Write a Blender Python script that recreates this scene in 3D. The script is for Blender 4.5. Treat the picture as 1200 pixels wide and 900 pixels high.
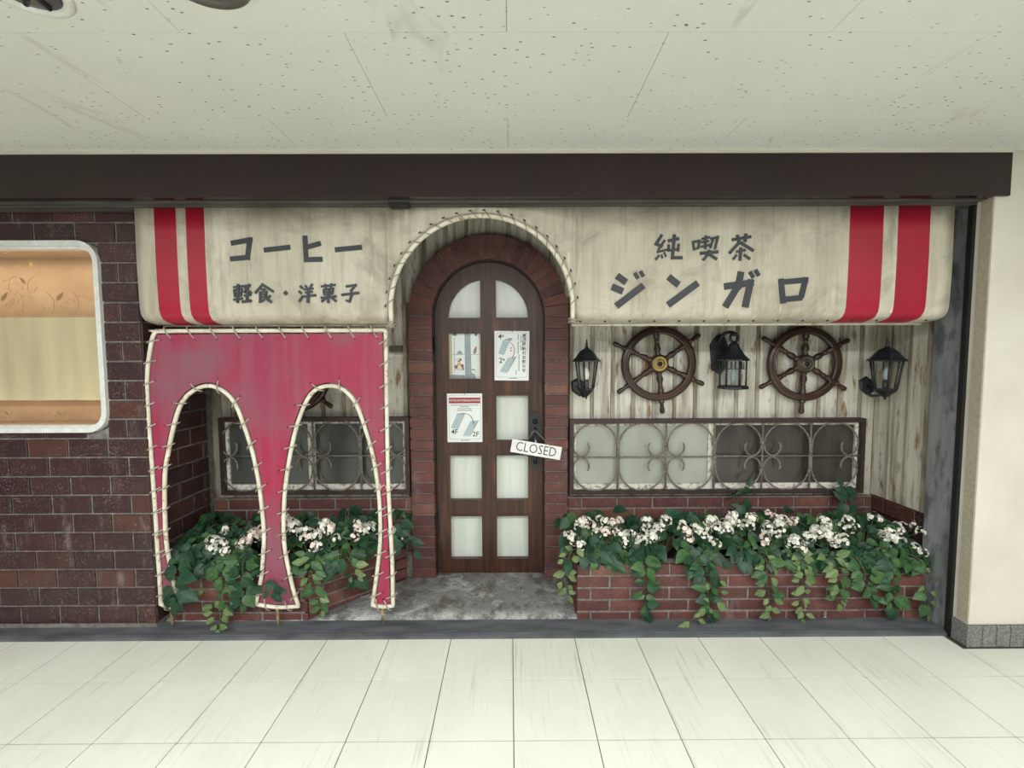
import bpy, bmesh, math, random
from mathutils import Vector, Matrix, Euler
from mathutils.geometry import tessellate_polygon
R = random.Random(7)
pi = math.pi
for o in list(bpy.data.objects): bpy.data.objects.remove(o)
scene = bpy.context.scene
C = scene.collection

# ------------------------------------------------------------------ camera
F_PX, PITCH, ROLL, YAW, DIST, EYE = 518.7, .06154, -.00394, .00379, 2.11, 1.39
fw = Vector((math.sin(YAW)*math.cos(PITCH), math.cos(YAW)*math.cos(PITCH), -math.sin(PITCH)))
rt = Vector((math.cos(YAW), -math.sin(YAW), 0)); up = rt.cross(fw)
rt, up = rt*math.cos(ROLL)+up*math.sin(ROLL), -rt*math.sin(ROLL)+up*math.cos(ROLL)
CAM = Vector((0, -DIST, EYE))
cd = bpy.data.cameras.new('camera'); cam = bpy.data.objects.new('camera', cd); C.objects.link(cam)
cd.sensor_width = 36; cd.lens = F_PX/1200*36; cd.clip_start = .02
m = Matrix((rt, up, -fw)).transposed().to_4x4(); m.translation = CAM; cam.matrix_world = m
scene.camera = cam

# ------------------------------------------------------------------ light
world = bpy.data.worlds.new('world'); scene.world = world; world.use_nodes = True
bg = world.node_tree.nodes['Background']; bg.inputs[0].default_value = (.96, 1, 1, 1); bg.inputs[1].default_value = .2
def area(name, loc, rot, sx, sy, watts, col):
    l = bpy.data.lights.new(name, 'AREA'); l.shape = 'RECTANGLE'; l.size = sx; l.size_y = sy; l.energy = watts; l.color = col
    o = bpy.data.objects.new(name, l); C.objects.link(o); o.location = loc; o.rotation_euler = rot; return o
# rows of fluorescent tubes in the corridor ceiling
area('corridor_tubes', (0, -2.35, 2.27), (0, 0, 0), 6.5, .25, 175, (.98, 1, 1))
area('corridor_tubes', (0, -4.6, 2.27), (math.radians(0), 0, 0), 6.5, .25, 175, (.98, 1, 1))
vs = scene.view_settings; vs.view_transform = 'Standard'; vs.look = 'None'; vs.exposure = -0.05; vs.gamma = 1; vs.use_curve_mapping = False

# ------------------------------------------------------------------ helpers
def at(px, py, Y):
    """point of the plane y=Y seen at that place of the photograph"""
    d = fw + rt*((px-600)/F_PX) - up*((py-450)/F_PX)
    return CAM + d*((Y-CAM.y)/d.y)
def xz(px, py, Y): p = at(px, py, Y); return (p.x, p.z)
def lin(h):
    if isinstance(h, str): h = tuple(int(h[i:i+2], 16) for i in (0, 2, 4))
    return tuple((c/255/12.92 if c/255 <= .04045 else ((c/255+.055)/1.055)**2.4) for c in h)+(1,)
class MB:
    def __init__(s): s.v = []; s.f = []; s.mi = []; s.m = 0; s.sm = []
    def add(s, vs, fs, smooth=False):
        b = len(s.v); s.v += [tuple(v) for v in vs]
        for f in fs: s.f.append([i+b for i in f]); s.mi.append(s.m); s.sm.append(smooth)
        return s
    def box(s, x0, x1, y0, y1, z0, z1):
        return s.add([(x0,y0,z0),(x1,y0,z0),(x1,y1,z0),(x0,y1,z0),(x0,y0,z1),(x1,y0,z1),(x1,y1,z1),(x0,y1,z1)],
              [(0,3,2,1),(4,5,6,7),(0,1,5,4),(1,2,6,5),(2,3,7,6),(3,0,4,7)])
    def tube(s, pts, r, n=8, closed=False, cap=True, flat=None):
        P = [Vector(p) for p in pts]; N = len(P); vs = []; rr = r if hasattr(r, '__len__') else [r]*N; prev = None
        for i in range(N):
            a = P[(i-1) % N] if (closed or i > 0) else P[i]; b = P[(i+1) % N] if (closed or i < N-1) else P[i]
            t = (b-a)
            t = t.normalized() if t.length > 1e-9 else Vector((0,0,1))
            if prev is None:
                u = t.orthogonal().normalized()
            else:
                u = prev - t*prev.dot(t); u = u.normalized() if u.length > 1e-6 else t.orthogonal().normalized()
            prev = u; w = t.cross(u)
            for k in range(n):
                q = 2*pi*k/n; vs.append(P[i]+(u*math.cos(q)+w*math.sin(q))*rr[i])
        fs = []
        for i in range(N if closed else N-1):
            for k in range(n):
                j = (i+1) % N; fs.append((i*n+k, i*n+(k+1) % n, j*n+(k+1) % n, j*n+k))
        if not closed and cap: fs.append(tuple(range(n-1, -1, -1))); fs.append(tuple((N-1)*n+k for k in range(n)))
        return s.add(vs, fs, True)
    def lathe(s, prof, n=24, M=None, smooth=True, phase=0, closed=False, cap=True):
        """prof = list of (radius, height) turned about local z"""
        M = M or Matrix(); vs = []
        for r, h in prof:
            for k in range(n):
                a = 2*pi*k/n+phase; vs.append(M @ Vector((r*math.cos(a), r*math.sin(a), h)))
        fs = []; L = len(prof)
        for i in range(L if closed else L-1):
            j = (i+1) % L
            for k in range(n): fs.append((i*n+k, i*n+(k+1) % n, j*n+(k+1) % n, j*n+k))
        if not closed and cap:
            if prof[0][0] > 1e-6: fs.append(tuple(range(n-1, -1, -1)))
            if prof[-1][0] > 1e-6: fs.append(tuple((L-1)*n+k for k in range(n)))
        return s.add(vs, fs, smooth)
    def plate(s, outer, holes=(), y0=0, y1=.01, M=None):
        """polygon in x,z with holes, extruded from y0 to y1"""
        loops = [list(outer)]+[list(h) for h in holes]
        tri = tessellate_polygon([[Vector((p[0], p[1], 0)) for p in l] for l in loops])
        flat = [p for l in loops for p in l]; n = len(flat)
        vs = [Vector((p[0], y0, p[1])) for p in flat]+[Vector((p[0], y1, p[1])) for p in flat]
        if M: vs = [M @ v for v in vs]
        fs = []
        for a, b, c in tri:
            A, B, D = flat[a], flat[b], flat[c]
            cr = (B[0]-A[0])*(D[1]-A[1])-(B[1]-A[1])*(D[0]-A[0])
            if cr < 0: a, b, c = a, c, b
            fs.append((a, b, c)); fs.append((a+n, c+n, b+n))
        o = 0
        for l in loops:
            k = len(l)
            for i in range(k): fs.append((o+i, o+(i+1) % k, n+o+(i+1) % k, n+o+i))
            o += k
        return s.add(vs, fs)
    def mesh(s, name, mats):
        me = bpy.data.meshes.new(name); me.from_pydata([tuple(v) for v in s.v], [], s.f)
        for mm in (mats if isinstance(mats, (list, tuple)) else [mats]): me.materials.append(mm)
        me.polygons.foreach_set('material_index', s.mi); me.polygons.foreach_set('use_smooth', s.sm); me.update()
        bm = bmesh.new(); bm.from_mesh(me); bmesh.ops.recalc_face_normals(bm, faces=bm.faces); bm.to_mesh(me); bm.free()
        return me
    def build(s, name, mats, parent=None, shift=None):
        o = ob(name, s.mesh(name, mats), parent)
        if shift:                      # give the object an origin of its own
            sv = Vector(shift); o.data.transform(Matrix.Translation(-sv)); o.location = sv
        return o
def ob(name, me, parent=None, loc=(0, 0, 0), M=None):
    o = bpy.data.objects.new(name, me); C.objects.link(o); o.location = loc
    if M is not None: o.matrix_basis = M
    if parent: o.parent = parent
    return o
def empty(name, loc=(0, 0, 0)):
    o = bpy.data.objects.new(name, None); C.objects.link(o); o.location = loc; o.empty_display_size = .05; return o
def tag(o, label=None, cat=None, group=None, kind=None):
    if label: o['label'] = label
    if cat: o['category'] = cat
    if group: o['group'] = group
    if kind: o['kind'] = kind
    return o
def struct(o, label=None, cat=None): return tag(o, label, cat, kind='structure')
def rrect(x0, x1, z0, z1, r, n=6):
    pts = []
    for cx, cz, a0 in ((x1-r, z0+r, -pi/2), (x1-r, z1-r, 0), (x0+r, z1-r, pi/2), (x0+r, z0+r, pi)):
        for i in range(n+1): a = a0+pi/2*i/n; pts.append((cx+r*math.cos(a), cz+r*math.sin(a)))
    return pts
def catmull(P, sub=5, closed=False):
    P = [Vector(p) for p in P]; n = len(P); out = []
    for i in range(n if closed else n-1):
        g = (lambda k: P[k % n]) if closed else (lambda k: P[max(0, min(n-1, k))])
        a, b, c, d = g(i-1), g(i), g(i+1), g(i+2)
        for j in range(sub):
            t = j/sub; out.append(.5*((2*b)+(c-a)*t+(2*a-5*b+4*c-d)*t*t+(3*b-a-3*c+d)*t**3))
    if not closed: out.append(P[-1])
    return out

# ------------------------------------------------------------------ materials
class NT:
    def __init__(s, name):
        s.m = bpy.data.materials.new(name); s.m.use_nodes = True; s.t = s.m.node_tree; s.b = s.t.nodes['Principled BSDF']
        s.pos = s.t.nodes.new('ShaderNodeNewGeometry').outputs['Position']
    def n(s, ty, **kw):
        nd = s.t.nodes.new(ty)
        for k, v in kw.items():
            if k.startswith('i_'):
                nm = k[2:]; sock = nd.inputs[int(nm)] if nm.isdigit() else nd.inputs[nm.replace('_', ' ')]
                if hasattr(v, 'is_linked') or isinstance(v, bpy.types.NodeSocket): s.t.links.new(v, sock)
                else: sock.default_value = v
            else: setattr(nd, k, v)
        return nd
    def vec(s, sc, src=None): return s.n('ShaderNodeVectorMath', operation='MULTIPLY', i_0=src or s.pos, i_1=sc).outputs[0]
    def noise(s, sc=(1, 1, 1), scale=5, detail=4, rough=.6, lo=.35, hi=.65, src=None, dist=0):
        nz = s.n('ShaderNodeTexNoise', i_Vector=s.vec(sc, src), i_Scale=scale, i_Detail=detail, i_Roughness=rough, i_Distortion=dist).outputs[0]
        return s.ramp(nz, lo, hi)
    def ramp(s, v, lo, hi): return s.n('ShaderNodeMapRange', i_0=v, i_1=lo, i_2=hi, i_3=0.0, i_4=1.0).outputs[0]
    def math(s, op, a, b=0.0): return s.n('ShaderNodeMath', operation=op, i_0=a, i_1=b).outputs[0]
    def mix(s, f, a, b):
        nd = s.t.nodes.new('ShaderNodeMix'); nd.data_type = 'RGBA'
        for sock, v in ((nd.inputs[0], f), (nd.inputs[6], a), (nd.inputs[7], b)):
            if isinstance(v, bpy.types.NodeSocket): s.t.links.new(v, sock)
            else: sock.default_value = v
        return nd.outputs[2]
    def rnd(s): return s.n('ShaderNodeObjectInfo').outputs['Random']
    def xyz(s, src=None):
        nd = s.n('ShaderNodeSeparateXYZ', i_0=src or s.pos); return nd.outputs
    def out(s, col, rough=.6, bump=None, bs=.3, bd=.002, **kw):
        for k, v in (('Base Color', col), ('Roughness', rough)):
            if isinstance(v, bpy.types.NodeSocket): s.t.links.new(v, s.b.inputs[k])
            else: s.b.inputs[k].default_value = v
        for k, v in kw.items(): s.b.inputs[k.replace('_', ' ')].default_value = v
        if bump is not None:
            bn = s.n('ShaderNodeBump', i_Height=bump, i_Strength=bs, i_Distance=bd); s.t.links.new(bn.outputs[0], s.b.inputs['Normal'])
        return s.m
def mottled(name, c1, c2, rough=.6, sc=(1, 1, 1), scale=6, lo=.35, hi=.65, bump=.2, detail=5, spread=0, **kw):
    t = NT(name); f = t.noise(sc, scale, detail, lo=lo, hi=hi); col = t.mix(f, lin(c1), lin(c2))
    if spread:
        hv = t.n('ShaderNodeHueSaturation', i_Color=col, i_Value=t.n('ShaderNodeMapRange', i_0=t.rnd(), i_3=1-spread, i_4=1+spread).outputs[0]); col = hv.outputs[0]
    return t.out(col, rough, bump=t.noise(sc, scale*6, 4, lo=.2, hi=.8), bs=bump, **kw)
M = {}
def mk():
    # acoustic ceiling board: pale, with short dark pits along x
    t = NT('ceiling_board'); base = t.mix(t.noise((1,1,1), 1.2), lin('dedfd8'), lin('d6d8d0'))
    vo = t.n('ShaderNodeTexVoronoi', i_Vector=t.vec((28, 62, 1)), i_Scale=1.0, i_Randomness=1.0); pit = t.math('SUBTRACT', 1.0, t.ramp(vo.outputs['Distance'], .10, .19))
    keep = t.ramp(t.n('ShaderNodeSeparateColor', i_0=vo.outputs['Color']).outputs[0], .50, .54)
    patch = t.noise((1,1,1), 1.6, 3, lo=.35, hi=.6); pit = t.math('MULTIPLY', t.math('MULTIPLY', pit, keep), t.math('ADD', t.math('MULTIPLY', patch, .6), .4))
    col = t.mix(pit, base, lin('57544a'))
    st = t.noise((3,.8,1), 1.7, 4, lo=.66, hi=.72, dist=1.0); col = t.mix(t.math('MULTIPLY', st, .28), col, lin('9b917c'))
    M['ceil'] = t.out(col, .9, bump=t.noise((8,26,8), 8, 3, lo=.3, hi=.7), bs=.25, bd=.003)
    # floor tile: pale stone with thin grey streaks running along y
    t = NT('floor_tile'); base = t.mix(t.noise((1,1,1), 2.5), lin('e2e3d8'), lin('dadbce'))
    s1 = t.noise((70,2.2,1), 1.0, 4, .7, .54, .70); s2 = t.noise((3,2,1), 1.3, 3, lo=.42, hi=.62)
    sk = t.n('ShaderNodeVectorMath', operation='ADD', i_0=t.pos, i_1=(3.3,1.1,0)).outputs[0]
    s3 = t.noise((160,5,1), 1.0, 3, .7, .64, .76, src=sk)
    col = t.mix(t.math('MULTIPLY', t.math('MULTIPLY', s1, s2), .45), base, lin('8f8d7c')); col = t.mix(t.math('MULTIPLY', s3, .4), col, lin('8c8878'))
    col = t.n('ShaderNodeHueSaturation', i_Color=col, i_Value=t.n('ShaderNodeMapRange', i_0=t.rnd(), i_3=.97, i_4=1.02).outputs[0]).outputs[0]
    M['tile'] = t.out(col, .32, bump=t.noise((1,1,1), 30), bs=.03)
    M['grout'] = mottled('floor_joint', '5a584f', '45433c', .8)
    # dark glazed wall brick
    def brick(name, c1, c2, c3, spk, rough=.5, zr=None):
        t = NT(name); r = t.rnd(); col = t.mix(t.ramp(r, .1, .95), lin(c1), lin(c2)); col = t.mix(t.math('MULTIPLY', t.ramp(r, .9, .94), .75), col, lin(c3))
        sp = t.noise((1,1,1), 130, 3, .7, .56, .7); ps = t.noise((1,1,1), 5, 3, lo=.38, hi=.68)
        col = t.mix(t.math('MULTIPLY', t.math('MULTIPLY', sp, ps), spk), col, lin('9c8d84'))
        dk = t.noise((1,1,1), 14, 4, lo=.35, hi=.7); col = t.mix(t.math('MULTIPLY', dk, .35), col, lin('241413'))
        ef = t.noise((1,1,.35), 11, 6, .7, .58, .72); col = t.mix(t.math('MULTIPLY', ef, .4*spk), col, lin('a0958f'))
        return t.out(col, rough, bump=t.noise((1,1,1), 60, 4, lo=.2, hi=.8), bs=.55, bd=.003)
    M['brick_dark'] = brick('dark_wall_brick', '361f22', '482a28', '56332c', .9, .36)
    M['brick_red'] = brick('red_brick', '583231', '70423b', '7e5444', .75, .6)
    M['mortar'] = mottled('mortar', '8a8580', '635f5c', .9, scale=30)
    M['mortar_pale'] = mottled('pale_mortar', '8d8680', '6a6460', .9, scale=40)
    M['beam'] = mottled('maroon_enamel', '2a181b', '231416', .22, scale=2, bump=.02)
    M['steel'] = mottled('grey_track_steel', '5d5a55', '44423f', .45, sc=(1,6,6), scale=4)
    M['black'] = mottled('black_gap', '121112', '1b191a', .6)
    M['white_wall'] = mottled('cream_painted_wall', 'd9d3c6', 'cfc8ba', .75, scale=3, bump=.12)
    M['return_shade'] = mottled('beige_return_shade', 'b3aa98', 'a39a88', .8, scale=60)  # darker beige stands for the shading on the wall return
    M['base_tile'] = mottled('grey_stone_skirting', '8b8a86', '5c5b58', .8, scale=120, spread=.06)
    # concrete
    t = NT('worn_concrete'); col = t.mix(t.noise((1,1,1), 3, 6, lo=.3, hi=.7), lin('64676a'), lin('8f8d88'))
    col = t.mix(t.math('MULTIPLY', t.noise((1,1.6,1), 5.2, 8, .75, .50, .62, dist=.8), .8), col, lin('b9bab6')); col = t.mix(t.math('MULTIPLY', t.noise((1,1,1), 7, 8, .75, .50, .60), .75), col, lin('4e463f'))
    col = t.mix(t.math('MULTIPLY', t.noise((1,1,1), 60, 4, .7, .52, .66), .5), col, lin('3c3a38'))
    ed = t.n('ShaderNodeMapRange', i_0=t.xyz()[1], i_1=.2, i_2=.135, i_3=0.0, i_4=1.0).outputs[0]
    col = t.mix(t.math('MULTIPLY', t.math('MULTIPLY', ed, t.noise((1,1,1), 9, 8, .75, .45, .58)), .8), col, lin('c6c7c4'))
    M['concrete'] = t.out(col, .75, bump=t.noise((1,1,1), 30, 6, lo=.2, hi=.8), bs=.8, bd=.006)
    t = NT('jamb_concrete'); col = t.mix(t.noise((1,1,.25), 6, 6, lo=.35, hi=.65), lin('8d9091'), lin('5d6163'))
    col = t.mix(t.math('MULTIPLY', t.noise((1,1,.4), 14, 5, lo=.5, hi=.62), .75), col, lin('3f4346'))
    M['jamb'] = t.out(col, .8, bump=t.noise((1,1,1), 40, 5, lo=.2, hi=.8), bs=.4)
    M['sill'] = mottled('dark_sill_stone', '65686c', '46494d', .6, sc=(.6,3,1), scale=7, bump=.3)
    # awning canvas with red stripes (stripes run down the cloth at fixed x)
    t = NT('awning_canvas'); x, y, z = t.xyz()
    base = t.mix(t.noise((1,1,.45), 3.2, 5, lo=.32, hi=.68), lin('d2cbbb'), lin('b3aa98'))
    base = t.mix(t.math('MULTIPLY', t.noise((14,14,1.0), 1.6, 6, .65, .48, .70), .55), base, lin('857b6a'))
    base = t.mix(t.math('MULTIPLY', t.noise((2.2,2,2.6), 2.0, 6, .65, .50, .68, dist=.8), .6), base, lin('8b8172'))
    base = t.mix(t.math('MULTIPLY', t.noise((30,30,3), 1.0, 4, .6, .64, .72), .5), base, lin('efe9d8'))
    red = t.mix(t.noise((1,1,1), 4), lin('a51430'), lin('98132b'))
    def band(a, b): return t.math('MULTIPLY', t.math('GREATER_THAN', x, a), t.math('LESS_THAN', x, b))
    s = None
    for a, b in ((-1.655,-1.553), (-1.508,-1.422), (1.593,1.752), (1.82,1.972)): s = band(a, b) if s is None else t.math('ADD', s, band(a, b))
    M['awning'] = t.out(t.mix(s, base, red), .42, bump=t.noise((1,1,1), 5, 4, lo=.2, hi=.8), bs=.12, bd=.01)
    M['letter'] = mottled('slate_sign_film', '30343a', '2a2c32', .45, scale=5, bump=.02)
    # raspberry canvas, faded in cloudy patches and vertical streaks
    t = NT('raspberry_canvas'); col = t.mix(t.noise((1,1,.7), 3.0, 4, lo=.32, hi=.66), lin('9c1f44'), lin('93294a'))
    col = t.mix(t.math('MULTIPLY', t.noise((9,9,.6), 1.6, 4, .6, .46, .70), .45), col, lin('8f5c68')); col = t.mix(t.math('MULTIPLY', t.noise((1,1,1), 2.3, 5, .6, .46, .66), .75), col, lin('7f5662'))
    M['pink'] = t.out(col, .5, bump=t.noise((1,1,1), 4, 3, lo=.2, hi=.8), bs=.12, bd=.01)
    t = NT('white_painted_tube'); col = t.mix(t.noise((1,1,1), 14, 4, lo=.35, hi=.65), lin('e6e0cf'), lin('cdc5b0'))
    rz = t.math('MULTIPLY', t.noise((1,1,1), 22, 5, .7, .58, .66), .85); col = t.mix(rz, col, lin('8a5a36')); M['tube'] = t.out(col, .5, bump=t.noise((1,1,1), 60), bs=.2)
    t = NT('rusty_tube'); col = t.mix(t.noise((1,1,1), 30, 4, lo=.35, hi=.65), lin('6f5038'), lin('b5a27e')); M['rust'] = t.out(col, .8)
    M['cord'] = mottled('grey_cord', 'b5ac9e', '8f877a', .8, scale=40)
    M['eyelet'] = mottled('dark_eyelet', '2b2826', '4a4642', .5, scale=40)
    # cream metal siding with rust runs
    t = NT('cream_siding'); base = t.mix(t.noise((1,1,.5), 3, 4), lin('d6d3c8'), lin('c3bfb2'))
    run = t.math('MULTIPLY', t.noise((26,26,1.4), 1.0, 5, .65, .46, .68), .85); base = t.mix(run, base, lin('857860'))
    ru2 = t.math('MULTIPLY', t.noise((20,20,5), 1.0, 5, .65, .55, .66), .9); M['siding'] = t.out(t.mix(ru2, base, lin('7d5a2c')), .55, bump=t.noise((1,1,1), 30), bs=.08)
    t = NT('rusty_siding_rib'); base = t.mix(t.noise((1,1,.5), 5, 4), lin('b2ab9c'), lin('958e80')); run = t.math('MULTIPLY', t.noise((20,20,3), 1.0, 5, .65, .46, .64), .85)
    M['rib'] = t.out(t.mix(run, base, lin('684e34')), .6)
    # door wood
    t = NT('dark_door_wood'); g = t.noise((45,45,2.2), 1.0, 5, .65, .35, .68); col = t.mix(g, lin('281612'), lin('52301f'))
    col = t.mix(t.math('MULTIPLY', t.noise((14,14,2), 1.0, 5, .6, .56, .74), .6), col, lin('7a4a30')); col = t.mix(t.math('MULTIPLY', t.noise((40,40,1.5), 1.0, 4, .6, .6, .72), .35), col, lin('6b5a57'))
    M['wood'] = t.out(col, .38, bump=g, bs=.15, bd=.001)
    M['wheel'] = mottled('dark_brown_wood', '432c21', '2b1b15', .33, sc=(3,3,3), scale=6, bump=.1)
    M['brass'] = mottled('worn_brass', 'a08a55', '6f5f3c', .35, scale=40, Metallic=.85)
    M['bronze'] = mottled('dull_bronze', '5d5648', '3f3a31', .45, scale=40, Metallic=.6)
    M['iron'] = mottled('black_lantern_iron', '22252b', '17191e', .42, scale=50, bump=.2)
    M['grille'] = mottled('weathered_grille_iron', '8a8278', '5a5048', .6, scale=60)
    M['frame_brown'] = mottled('brown_window_frame', '3c2a27', '2c1f1e', .5, scale=20)
    t = NT('flaking_white_sash'); col = t.mix(t.noise((1,1,1), 34, 5, .7, .5, .6), lin('d9d5ca'), lin('8f8577')); M['sash'] = t.out(col, .7, bump=t.noise((1,1,1), 60), bs=.4)
    M['pane_light'] = mottled('pale_frosted_pane', 'a8aaa2', '989a92', .3, sc=(1,1,.4), scale=4, bump=.02)
    M['pane_dark'] = mottled('dark_brown_pane', '4c4743', '3a3532', .18, sc=(3,1,.4), scale=3, bump=.02)
    M['pane_grey'] = mottled('murky_grey_pane', '50524d', '3e403c', .2, sc=(2,1,.4), scale=3, bump=.02)
    M['curtain'] = mottled('white_curtain', 'eaebe6', 'dcddd7', .8, sc=(3,3,.3), scale=6, bump=.05)
    M['paper'] = mottled('white_paper', 'eef0ee', 'e6e9e8', .6, scale=6, bump=.02)
    M['ink'] = mottled('grey_black_ink', '3a3b40', '44454a', .6); M['ink_grey'] = mottled('light_grey_ink', 'a5b1b6', '8d999f', .6, scale=120)
    M['ink_red'] = mottled('dull_red_ink', 'a3384a', '93303f', .6); M['ink_blue'] = mottled('pale_blue_ink', 'bfcdd1', 'a9bac0', .6, scale=160)
    M['print_tan'] = mottled('brown_floral_ink', 'a98660', '99754e', .6); M['print_gold'] = mottled('yellow_ink', 'e8c878', 'd8b460', .6)
    M['wallpaper'] = mottled('tan_wallpaper', 'd2ab84', 'c39c74', .6, scale=8, bump=.05)
    M['blind'] = mottled('pale_beige_blind', 'dccba6', 'c2b596', .7, sc=(2.2,1,.22), scale=4, bump=.05)
    M['case_white'] = mottled('white_enamel_frame', 'e3e4e1', 'd3d3cf', .35, scale=30, bump=.1)
    M['soil'] = mottled('dark_soil', '221c17', '14110e', .95, scale=60, bump=.6)
    M['stem'] = mottled('green_brown_stem', '56603a', '4a4a30', .7, scale=40)
    def leaf(name, c1, c2, c3, rough=.42):
        t = NT(name); r = t.rnd(); col = t.mix(r, lin(c1), lin(c2)); uvx = t.xyz(t.n('ShaderNodeTexCoord').outputs['Object'])
        rib = t.math('SUBTRACT', 1.0, t.ramp(t.math('ABSOLUTE', uvx[0]), .0005, .0022)); col = t.mix(t.math('MULTIPLY', rib, .45), col, lin(c3))
        col = t.mix(t.math('MULTIPLY', t.noise((1,1,1), 30, 3, lo=.45, hi=.75), .4), col, lin(c3)); return t.out(col, rough, bump=t.noise((1,1,1), 90, 3), bs=.15, bd=.001, Specular_IOR_Level=.3)
    M['leaf_dark'] = leaf('dark_green_leaf', '17301f', '254632', '3e6446'); M['leaf_mid'] = leaf('mid_green_leaf', '264528', '3c5e35', '628350'); M['leaf_pale'] = leaf('yellow_green_leaf', '4b6338', '687a4d', '8c9b70')
    M['petal_white'] = mottled('white_petal', 'f1eee6', 'e4e0d2', .7, scale=60, spread=.04); M['petal_pink'] = mottled('blush_petal', 'f0e2da', 'e6cdc6', .7, scale=60)
    t = NT('white_reflection_sheet'); M['reflection_white'] = t.out(lin('f4f6f6'), .5)  # plain white ground of the reflection painted behind the door pane
    M['flower_eye'] = mottled('yellow_flower_eye', 'd8cf9c', 'c4b984', .7)
    M['sign_white'] = mottled('white_sign_board', 'eeecec', 'e4e2e0', .4, bump=.02)
    M['chrome'] = mottled('dull_chrome', '8c8c8e', '66666a', .3, Metallic=.9)
    M['bulb'] = mottled('white_lamp_glass', 'f2f2ee', 'e6e6e0', .25, bump=.02)
    t = NT('clear_glass'); tr = t.n('ShaderNodeBsdfTransparent', i_0=(.965,.975,.965,1)); gl = t.n('ShaderNodeBsdfGlossy', i_0=(1,1,1,1), i_1=.3)
    fc = t.n('ShaderNodeLayerWeight', i_0=.5); f5 = t.math('POWER', fc.outputs['Facing'], 4.0); fr = t.n('ShaderNodeMath', operation='MULTIPLY_ADD', i_0=f5, i_1=.85, i_2=.045); mx = t.n('ShaderNodeMixShader', i_0=fr.outputs[0], i_1=tr.outputs[0], i_2=gl.outputs[0])
    t.t.links.new(mx.outputs[0], t.t.nodes['Material Output'].inputs[0]); M['glass'] = t.m
mk()

# ------------------------------------------------------------------ brick laying
_bc = {}
def brick_mesh(w, h, d, mat, name='brick', ch=.003):
    k = (round(w, 3), round(h, 3), round(d, 3), mat, name)
    if k in _bc: return _bc[k]
    mb = MB(); x, z = w/2, h/2
    q = lambda a, b, y: [(-a, y, -b), (a, y, -b), (a, y, b), (-a, y, b)]
    mb.add(q(x, z, d)+q(x, z, ch)+q(x-ch, z-ch, 0), [(3,2,1,0)]+[(i, (i+1) % 4, 4+(i+1) % 4, 4+i) for i in range(4)]+[(4+i, 4+(i+1) % 4, 8+(i+1) % 4, 8+i) for i in range(4)]+[(8,9,10,11)])
    _bc[k] = mb.mesh(name, M[mat]); return _bc[k]
def frame_of(o, ux):
    ux = Vector(ux).normalized(); uz = Vector((0, 0, 1)); uy = uz.cross(ux)
    m = Matrix((ux, uy, uz)).transposed().to_4x4(); m.translation = Vector(o); return m
def lay(parent, o, ux, length, z0, rows, ph, pw, mat, j=.009, d=.03, shift=lambda r: 0, clip=None, jit=.0012):
    """courses of bricks on a wall face that starts at o and runs along ux"""
    base = frame_of(o, ux)
    for r in range(rows):
        zc = z0+(r+.5)*ph; s = -((-shift(r)) % pw)
        while s < length-1e-4:
            a, b = max(s, 0), min(s+pw, length); s += pw
            if b-a < .025: continue
            w = round(b-a-j, 3)
            zl, zh = zc-ph/2, zc+ph/2
            if clip:
                q = clip(a, b, zl, zh)
                if not q: continue
                a, b, zl, zh = q; w = round(b-a-j, 3)
            if w < .012 or zh-zl-j < .01: continue
            mm = base @ Matrix.Translation(((a+b)/2+R.uniform(-jit, jit), R.uniform(-jit, jit)*1.4, (zl+zh)/2-Vector(o).z)) @ Matrix.Rotation(R.uniform(-.004, .004), 4, 'Z')
            ob('brick', brick_mesh(w, zh-zl-j, d, mat), parent, M=mm)

# ------------------------------------------------------------------ floor and ceiling
T = .305; FX0, FY0 = .007, -.2816
fl = struct(MB().box(-5, 5, -7, 0, -.1, -.004).build('floor', M['grout']), 'pale stone tile floor of the corridor', 'floor')
def slab_mesh(w, d, t, mat, name, ch=.002):
    k = (round(w, 3), round(d, 3), mat, 'slab')
    if k not in _bc:
        mb = MB(); x, y = w/2, d/2; q = lambda a, b, z: [(-a, -b, z), (a, -b, z), (a, b, z), (-a, b, z)]
        mb.add(q(x, y, -t)+q(x, y, -ch)+q(x-ch, y-ch, 0), [(3,2,1,0)]+[(i, (i+1) % 4, 4+(i+1) % 4, 4+i) for i in range(4)]+[(4+i, 4+(i+1) % 4, 8+(i+1) % 4, 8+i) for i in range(4)]+[(8,9,10,11)])
        _bc[k] = mb.mesh(name, M[mat])
    return _bc[k]
rows = [(FY0, -.003)]+[(FY0-(k+1)*T, FY0-k*T) for k in range(6)]
for ya, yb in rows:
    for i in range(-11, 11):
        xa, xb = FX0+i*T, FX0+(i+1)*T
        if xa > 2.1 and yb > -.1: yb_ = -.1
        else: yb_ = yb
        ob('floor_tile', slab_mesh(T-.0035, yb_-ya-.005, .004, 'tile', 'floor_tile', .0002), fl, ((xa+xb)/2, (ya+yb_)/2, R.uniform(-.0001, .0001)))
fo = MB().box(-5, 5, -7, rows[-1][0]-.002, -.003, 0).build('outer_tiles', M['tile'], fl); fo['kind'] = 'stuff'
CZ = 2.296
ce = struct(MB().box(-5, 5, -7, .6, CZ+.012, CZ+.1).build('ceiling', M['white_wall']), 'low ceiling of pitted off-white acoustic boards', 'ceiling')
cb = [(-.368, -.092)]+[(-.368-(k+1)*.445, -.368-k*.445) for k in range(6)]
for r, (ya, yb) in enumerate(cb):
    off = -.006 if r % 2 == 0 else .449
    for i in range(-5, 5):
        xa, xb = off+i*.91, off+(i+1)*.91
        ob('ceiling_board', slab_mesh(.91-.0012, yb-ya-.0012, .012, 'ceil', 'ceiling_board', .0006), ce,
           M=Matrix.Translation(((xa+xb)/2, (ya+yb)/2, CZ+R.uniform(0, .0004))) @ Matrix.Rotation(pi, 4, 'Y'))
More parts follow.
